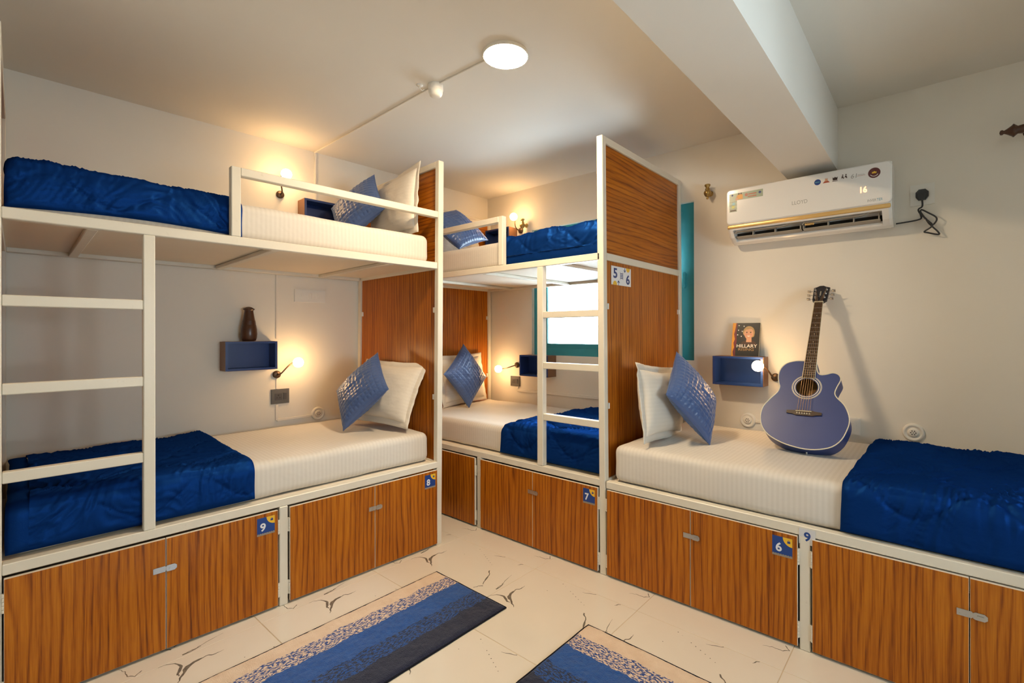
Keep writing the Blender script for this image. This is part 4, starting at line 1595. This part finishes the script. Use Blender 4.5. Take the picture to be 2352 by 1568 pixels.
pg = thing('power_plug', 'black three-pin plug with bundled cord beside the air conditioner', 'plug', (3.415, -.012, 2.09))
Tp = SF((3.415, -.0115, 2.128), 'y')
part(pg, 'plug_body', MB().slab(Tp, [(-.016, -.030), (.016, -.030), (.028, -.012), (.028, .012), (.014, .028), (-.014, .028), (-.028, .012), (-.028, -.012)], 0, .020).slab(Tp, [(-.010, -.034), (.010, -.034), (.016, 0), (.008, .020), (-.008, .020), (-.016, 0)], .020, .034), 'black_plastic')


def smooth_path(p, sub=6):
    p = [V(q) for q in p]
    out = []
    for i in range(len(p) - 1):
        a, b, c, d = p[max(i - 1, 0)], p[i], p[i + 1], p[min(i + 2, len(p) - 1)]
        for k in range(sub):
            t = k / sub
            out.append(.5 * ((2 * b) + (c - a) * t + (2 * a - 5 * b + 4 * c - d) * t * t + (3 * b - a - 3 * c + d) * t ** 3))
    out.append(p[-1])
    return out


cd = [(3.415, -.035, 2.100), (3.416, -.040, 2.060), (3.400, -.040, 2.046), (3.405, -.036, 2.026), (3.428, -.034, 1.994), (3.452, -.034, 1.952), (3.472, -.036, 1.966), (3.474, -.040, 1.990), (3.440, -.044, 2.020), (3.412, -.046, 2.040),
      (3.412, -.052, 2.015), (3.440, -.052, 1.975), (3.458, -.050, 1.945), (3.425, -.040, 1.920), (3.440, -.036, 1.912), (3.484, -.032, 1.897), (3.480, -.030, 1.915), (3.452, -.030, 1.952), (3.430, -.028, 1.990), (3.405, -.030, 2.035),
      (3.412, -.030, 2.000), (3.400, -.022, 1.992), (3.360, -.016, 1.988), (3.300, -.020, 1.984)]
part(pg, 'cord', MB().tube(smooth_path(cd), .0042, 8), 'black_plastic')
part(pg, 'cord_tie', MB().tube([(3.436 + .014 * math.cos(k * .7), -.040 + .014 * math.sin(k * .7), 1.982) for k in range(10)], .0018, 6), 'white_plastic')


# ------------------------------------------------------------------ curtain fittings
def holdback(x, zc, label):
    t = thing('curtain_bracket', label, 'bracket', (x, 0, zc), 'R', 'brass curtain brackets')
    part(t, 'stem', MB().lathe([(.020, 0), (.020, .004), (.008, .006), (.008, .056)], (x, 0, zc), (0, -1, 0), 16), 'brass')
    part(t, 'finial', MB().lathe([(.0, -.052), (.007, -.050), (.009, -.042), (.006, -.036), (.016, -.030), (.024, -.016), (.026, -.004), (.022, .006), (.014, .012), (.018, .018), (.013, .024), (.012, .034), (.018, .040), (.020, .046), (.019, .052), (.0, .053)], (x, -.060, zc), (0, 0, 1), 20), 'brass')


holdback(2.249, 2.358, 'small brass curtain bracket on the wall left of the air conditioner')
holdback(.520, 2.385, 'small brass curtain bracket above the upper corner bunk')
rd = thing('curtain_rod', 'dark brown curtain rod with turned finial at the right edge', 'curtain rod', (3.85, -.08, 2.36))
part(rd, 'finial', MB().lathe([(.0, 0), (.011, .003), (.013, .010), (.008, .017), (.013, .026), (.026, .044), (.033, .050), (.028, .056), (.019, .066), (.022, .084), (.017, .092)], (3.716, -.08, 2.366), (1, 0, 0), 24), 'dark_wood')
part(rd, 'rod', MB().tube([(3.800, -.08, 2.366), (5.45, -.08, 2.366)], .014, 14), 'dark_wood')
for x in (3.83, 5.25):
    part(rd, 'bracket', MB().lathe([(.024, 0), (.022, .006), (.008, .010), (.008, .072)], (x, 0, 2.366), (0, -1, 0), 16), 'dark_wood')

# ------------------------------------------------------------------ guitar
phi = math.radians(32.5)
GO = V((2.95, -.65, .77))
GX, GD, GN = V((1, 0, 0)), V((0, math.sin(phi), math.cos(phi))), V((0, -math.cos(phi), math.sin(phi)))
GT = (GO, GX, GD, GN)
gt = thing('guitar', 'matt blue cutaway acoustic guitar leaning against the wall on the single bed', 'guitar', (2.95, -.60, .735))
raw = [(0.0733, 0.0074), (0.1269, 0.0305), (0.1635, 0.0735), (0.1841, 0.133), (0.1902, 0.1784), (0.181, 0.2225), (0.1606, 0.2664), (0.1273, 0.3034), (0.116, 0.3297), (0.1229, 0.3648), (0.1367, 0.4077), (0.1313, 0.432), (0.1172, 0.4453), (0.0955, 0.449), (0.0692, 0.4388), (0.0422, 0.435), (0.027, 0.4508), (0.0188, 0.485), (0.012, 0.5195), (-0.0418, 0.5182), (-0.0856, 0.5164), (-0.1316, 0.499), (-0.1577, 0.463), (-0.1655, 0.4167), (-0.1577, 0.372), (-0.150, 0.3467), (-0.1576, 0.3127), (-0.1883, 0.2696), (-0.218, 0.2192), (-0.2253, 0.1751), (-0.2213, 0.1329), (-0.2067, 0.0927), (-0.1719, 0.0529), (-0.117, 0.0240), (-0.0589, 0.0069), (0.0118, -0.0009)]


def closed_smooth(p, sub=3):
    out = []
    n_ = len(p)
    for i in range(n_):
        a, b, c, d = (V((*p[(i + k) % n_], 0)) for k in (-1, 0, 1, 2))
        for k in range(sub):
            t = k / sub
            q = .5 * ((2 * b) + (c - a) * t + (2 * a - 5 * b + 4 * c - d) * t * t + (3 * b - a - 3 * c + d) * t ** 3)
            out.append((q.x, q.y))
    return out


import bmesh
ol = closed_smooth(raw)
HC, HR = (-.017, .3535), .052


def holed_face(outline, hole):
    bm = bmesh.new()
    es = []
    for loop in (outline, hole):
        vs = [bm.verts.new((a, b, 0)) for a, b in loop]
        es += [bm.edges.new((vs[i], vs[(i + 1) % len(vs)])) for i in range(len(vs))]
    bmesh.ops.triangle_fill(bm, edges=es, use_beauty=True)
    bm.verts.index_update()
    V_ = [(v.co.x, v.co.y) for v in bm.verts]
    F_ = []
    for f in bm.faces:
        q = [v.index for v in f.verts]
        (x0, y0), (x1, y1), (x2, y2) = (V_[i] for i in q[:3])
        if (x1 - x0) * (y2 - y0) - (x2 - x0) * (y1 - y0) < 0:
            q = q[::-1]
        cx = sum(V_[i][0] for i in q) / 3
        cy = sum(V_[i][1] for i in q) / 3
        if math.hypot(cx - HC[0], cy - HC[1]) > HR * .97:
            F_.append(tuple(q))
    bm.free()
    return V_, F_


def gp(a, b, d):
    return GO + GX * a + GD * b + GN * d


hole = disc(HC[0], HC[1], HR, 32)
tv, tf = holed_face(ol, hole)
part(gt, 'soundboard', MB().add([gp(a, b, 0) for a, b in tv], tf), 'guitar_blue')
DEP = .098
sh = MB()
sh.rings([[gp(a, b, -DEP) for a, b in ol], [gp(a, b, 0) for a, b in ol]], 0, True, (False, False))
sh.add([gp(a, b, -DEP) for a, b in ol[::-1]], [tuple(range(len(ol)))])
part(gt, 'sides_and_back', sh, 'guitar_blue')
part(gt, 'inside', MB().add([gp(a, b, -.075) for a, b in disc(HC[0], HC[1], .10, 24)], [tuple(range(24))]).rings([[gp(a, b, -.004) for a, b in hole], [gp(a, b, 0) for a, b in hole]], 0, True, (False, False)), 'guitar_inside')
ring = [gp(a * .9985, b, 0.0) for a, b in ol]
part(gt, 'binding', MB().tube(ring + [ring[0]], .0028, 6), 'guitar_binding')
rz = MB()
for (r0, r1) in ((.056, .060), (.066, .0685), (.0705, .0725)):
    o_, i_ = disc(HC[0], HC[1], r1, 48), disc(HC[0], HC[1], r0, 48)
    rz.add([gp(a, b, .0006) for a, b in o_ + i_], [(k, (k + 1) % 48, 48 + (k + 1) % 48, 48 + k) for k in range(48)])
part(gt, 'rosette', rz, 'guitar_binding')
b0_, b1_ = .408, .918


def nw(b):
    return -.0125 + (-.0078 + .0125) * (b - b0_) / (b1_ - b0_) * 1.0, (.0310 + (.0224 - .0310) * (b - b0_) / (b1_ - b0_))


c0, w0 = nw(b0_)
c1_, w1_ = nw(b1_)
fbp = [(c0 - w0, b0_), (c0 + w0, b0_), (c1_ + w1_, b1_), (c1_ - w1_, b1_)]
fb = part(gt, 'fretboard', MB().slab(GT, fbp, .0005, .0065), 'rosewood')
part(gt, 'fretboard_binding', MB().tube([gp(c0 - w0, b0_, .0055), gp(c1_ - w1_, b1_, .0055)], .0016, 6).tube([gp(c0 + w0, b0_, .0055), gp(c1_ + w1_, b1_, .0055)], .0016, 6).tube([gp(c0 - w0, b0_, .0055), gp(c0 + w0, b0_, .0055)], .0016, 6), 'guitar_binding', fb)
SCL = .712
for i in range(1, 21):
    b = b1_ - SCL * (1 - 2 ** (-i / 12))
    c, w_ = nw(b)
    part(gt, 'fret', MB().tube([gp(c - w_, b, .0067), gp(c + w_, b, .0067)], .0011, 6), 'chrome', fb)
for i in (3, 5, 7, 9, 12, 15, 17):
    b = b1_ - SCL * (1 - (2 ** (-i / 12) + 2 ** (-(i - 1) / 12)) / 2)
    c, w_ = nw(b)
    for dx in ((-.012, .012) if i == 12 else (0,)):
        part(gt, 'fret_dot', MB().slab(GT, disc(c + dx, b, .0026, 10), .0064, .0068), 'guitar_binding', fb)
nk = MB()
rows = []
for b in (.44, .50, .53, .60, .80, .905, .925):
    c, w_ = nw(b)
    dp = .075 if b < .49 else (.055 if b < .52 else (.028 if b < .55 else .020))
    rows.append([gp(c + w_ * math.cos(t), b, .0005 - dp * max(0, math.sin(t))) for t in [math.pi * k / 10 for k in range(11)]])
nk.rings(rows, 0, True, (True, True), True)
part(gt, 'neck', nk, 'guitar_blue')
part(gt, 'nut', MB().slab(GT, rect(c1_ - w1_ - .0005, b1_, c1_ + w1_ + .0005, b1_ + .006), -.001, .0095), 'guitar_binding')
ha = math.radians(12)
HO = gp(c1_, b1_ + .006, .001)
HD = (GD * math.cos(ha) - GN * math.sin(ha)).normalized()
HN = GX.cross(HD)
HT = (HO, GX, HD, HN)
hp = [(-.021, 0), (.0235, 0), (.041, .017), (.046, .122), (.024, .131), (.010, .140), (-.008, .140), (-.018, .133), (-.034, .126), (-.030, .020)]
hp = [(-.022, 0), (.022, 0), (.0385, .018), (.045, .126), (.024, .134), (.010, .1445), (-.010, .1445), (-.024, .134), (-.040, .127), (-.0365, .018)]
hd = part(gt, 'headstock', MB().slab(HT, hp, -.015, .0), 'headstock_black')
part(gt, 'headstock_mark', MB().text(HT, 'l', .000, .075, .040, .0008, 0, 0.02).flat(HT, [(-.012, .050), (.0, .047), (.004, .040), (.0005, .044)][::-1], .0008), 'print_grey', hd, 'faint script mark')
pegs = []
for sx in (-1, 1):
    for k in range(3):
        a, b = sx * (.024 + .003 * k), .038 + .034 * k
        pegs.append((a, b))
        o = HO + GX * a + HD * b
        pm = MB().lathe([(.0065, 0), (.0065, .002), (.0035, .003), (.003, .012), (.0036, .0135), (.0, .014)], o, HN, 14)
        e = HO + GX * (sx * (.040 + .002 * k)) + HD * b - HN * .010
        pm.tube([e, e + GX * sx * .012], .0028, 8)
        kb = e + GX * sx * .020
        pm.lathe([(.0, -.003), (.006, -.0025), (.0085, 0), (.006, .0025), (.0, .003)], kb, HD, 12)
        pm.add([kb + GX * u * .009 + HN * v * .009 + HD * w_ for u in (-1, 1) for v in (-1, 1) for w_ in (-.002, .002)], [(0, 1, 3, 2), (4, 6, 7, 5), (0, 4, 5, 1), (2, 3, 7, 6), (0, 2, 6, 4), (1, 5, 7, 3)])
        part(gt, 'tuning_peg', pm, 'chrome', hd)
brp = [(-.097, .206), (-.060, .208), (-.052, .212), (.026, .213), (.034, .209), (.067, .206), (.068, .192), (.040, .188), (.028, .183), (-.054, .182), (-.066, .187), (-.097, .190)][::-1]
br = part(gt, 'bridge', MB().slab(GT, brp, .0, .008), 'rosewood')
part(gt, 'saddle', MB().slab(GT, [(-.053, .2035), (.022, .2055), (.022, .2085), (-.053, .2065)], .008, .012), 'guitar_binding', br)
order_ = [0, 1, 2, 5, 4, 3]
for k in range(6):
    a_ = -.0465 + .0119 * k
    part(gt, 'bridge_pin', MB().lathe([(.0034, 0), (.0034, .0015), (.002, .003), (.0, .0035)], gp(a_, .193, .008), GN, 10), 'guitar_binding', br)
    an = c1_ - w1_ * .78 + w1_ * 1.56 * k / 5
    pa_, pb_ = pegs[order_[k]]
    part(gt, 'string', MB().tube([gp(a_, .195, .009), gp(a_, .207, .0125), gp(an, b1_ + .003, .0100), HO + GX * pa_ * .9 + HD * pb_ + HN * .006], .0008 if k > 2 else .0010, 5), 'string_bronze')
part(gt, 'strap_button', MB().lathe([(.006, 0), (.004, .004), (.004, .008), (.008, .012), (.0, .013)], gp(.01, -.001, -DEP * .5), -GD, 12), 'chrome')


# ------------------------------------------------------------------ rugs
def rug_mat(corner, ang, L, Wd, label, seed):
    """object x runs along the mat, object y across it from the beige edge"""
    t = thing('rug', label, 'rug', (0, 0, 0), 'R', 'striped tufted rugs')
    na, nb = int(L / .0085), int(Wd / .0085)
    vs, fs = [], []
    for i in range(na + 1):
        for j in range(nb + 1):
            x, y = L * i / na, Wd * j / nb
            e = min(x, L - x, y, Wd - y)
            k = min(1, e / .012)
            z = .004 + k * (.010 + .0028 * N(x * 60, y * 60, seed) + .003 * N(x * 14, y * 14, seed))
            wx = .003 * N(y * 8, seed, 3)
            wy = .004 * N(x * 6, seed, 9)
            vs.append((x + wx, y + wy, z))
    for i in range(na):
        for j in range(nb):
            q = (i * (nb + 1) + j, (i + 1) * (nb + 1) + j, (i + 1) * (nb + 1) + j + 1, i * (nb + 1) + j + 1)
            fs.append(q)
    part(t, 'pile', MB().add(vs, fs, 0, True), 'rug_pile')
    bp = []
    for (x0, y0, x1, y1) in ((0, 0, L, 0), (L, 0, L, Wd), (L, Wd, 0, Wd), (0, Wd, 0, 0)):
        for k in range(24):
            x, y = x0 + (x1 - x0) * k / 24, y0 + (y1 - y0) * k / 24
            bp.append((x + .003 * N(y * 8, seed, 3), y + .004 * N(x * 6, seed, 9), .0042))
    bp.append(bp[0])
    part(t, 'binding', MB().tube(bp, .0042, 6), 'rug_binding')
    return t


# the long mat lies along the left bunk, its beige edge towards the lockers
r1 = rug_mat(None, 0, 1.45, .545, 'striped blue rug lying along the left bunk lockers', 2.0)
r1.location = (1.300, -1.703, 0)
r1.rotation_euler = (0, 0, -math.pi / 2 - 0.010)
r2 = rug_mat(None, 0, 1.25, .500, 'striped blue rug lying along the right bed lockers', 7.0)
r2.location = (3.487, -1.582, 0)
r2.rotation_euler = (0, 0, math.pi - 0.016)
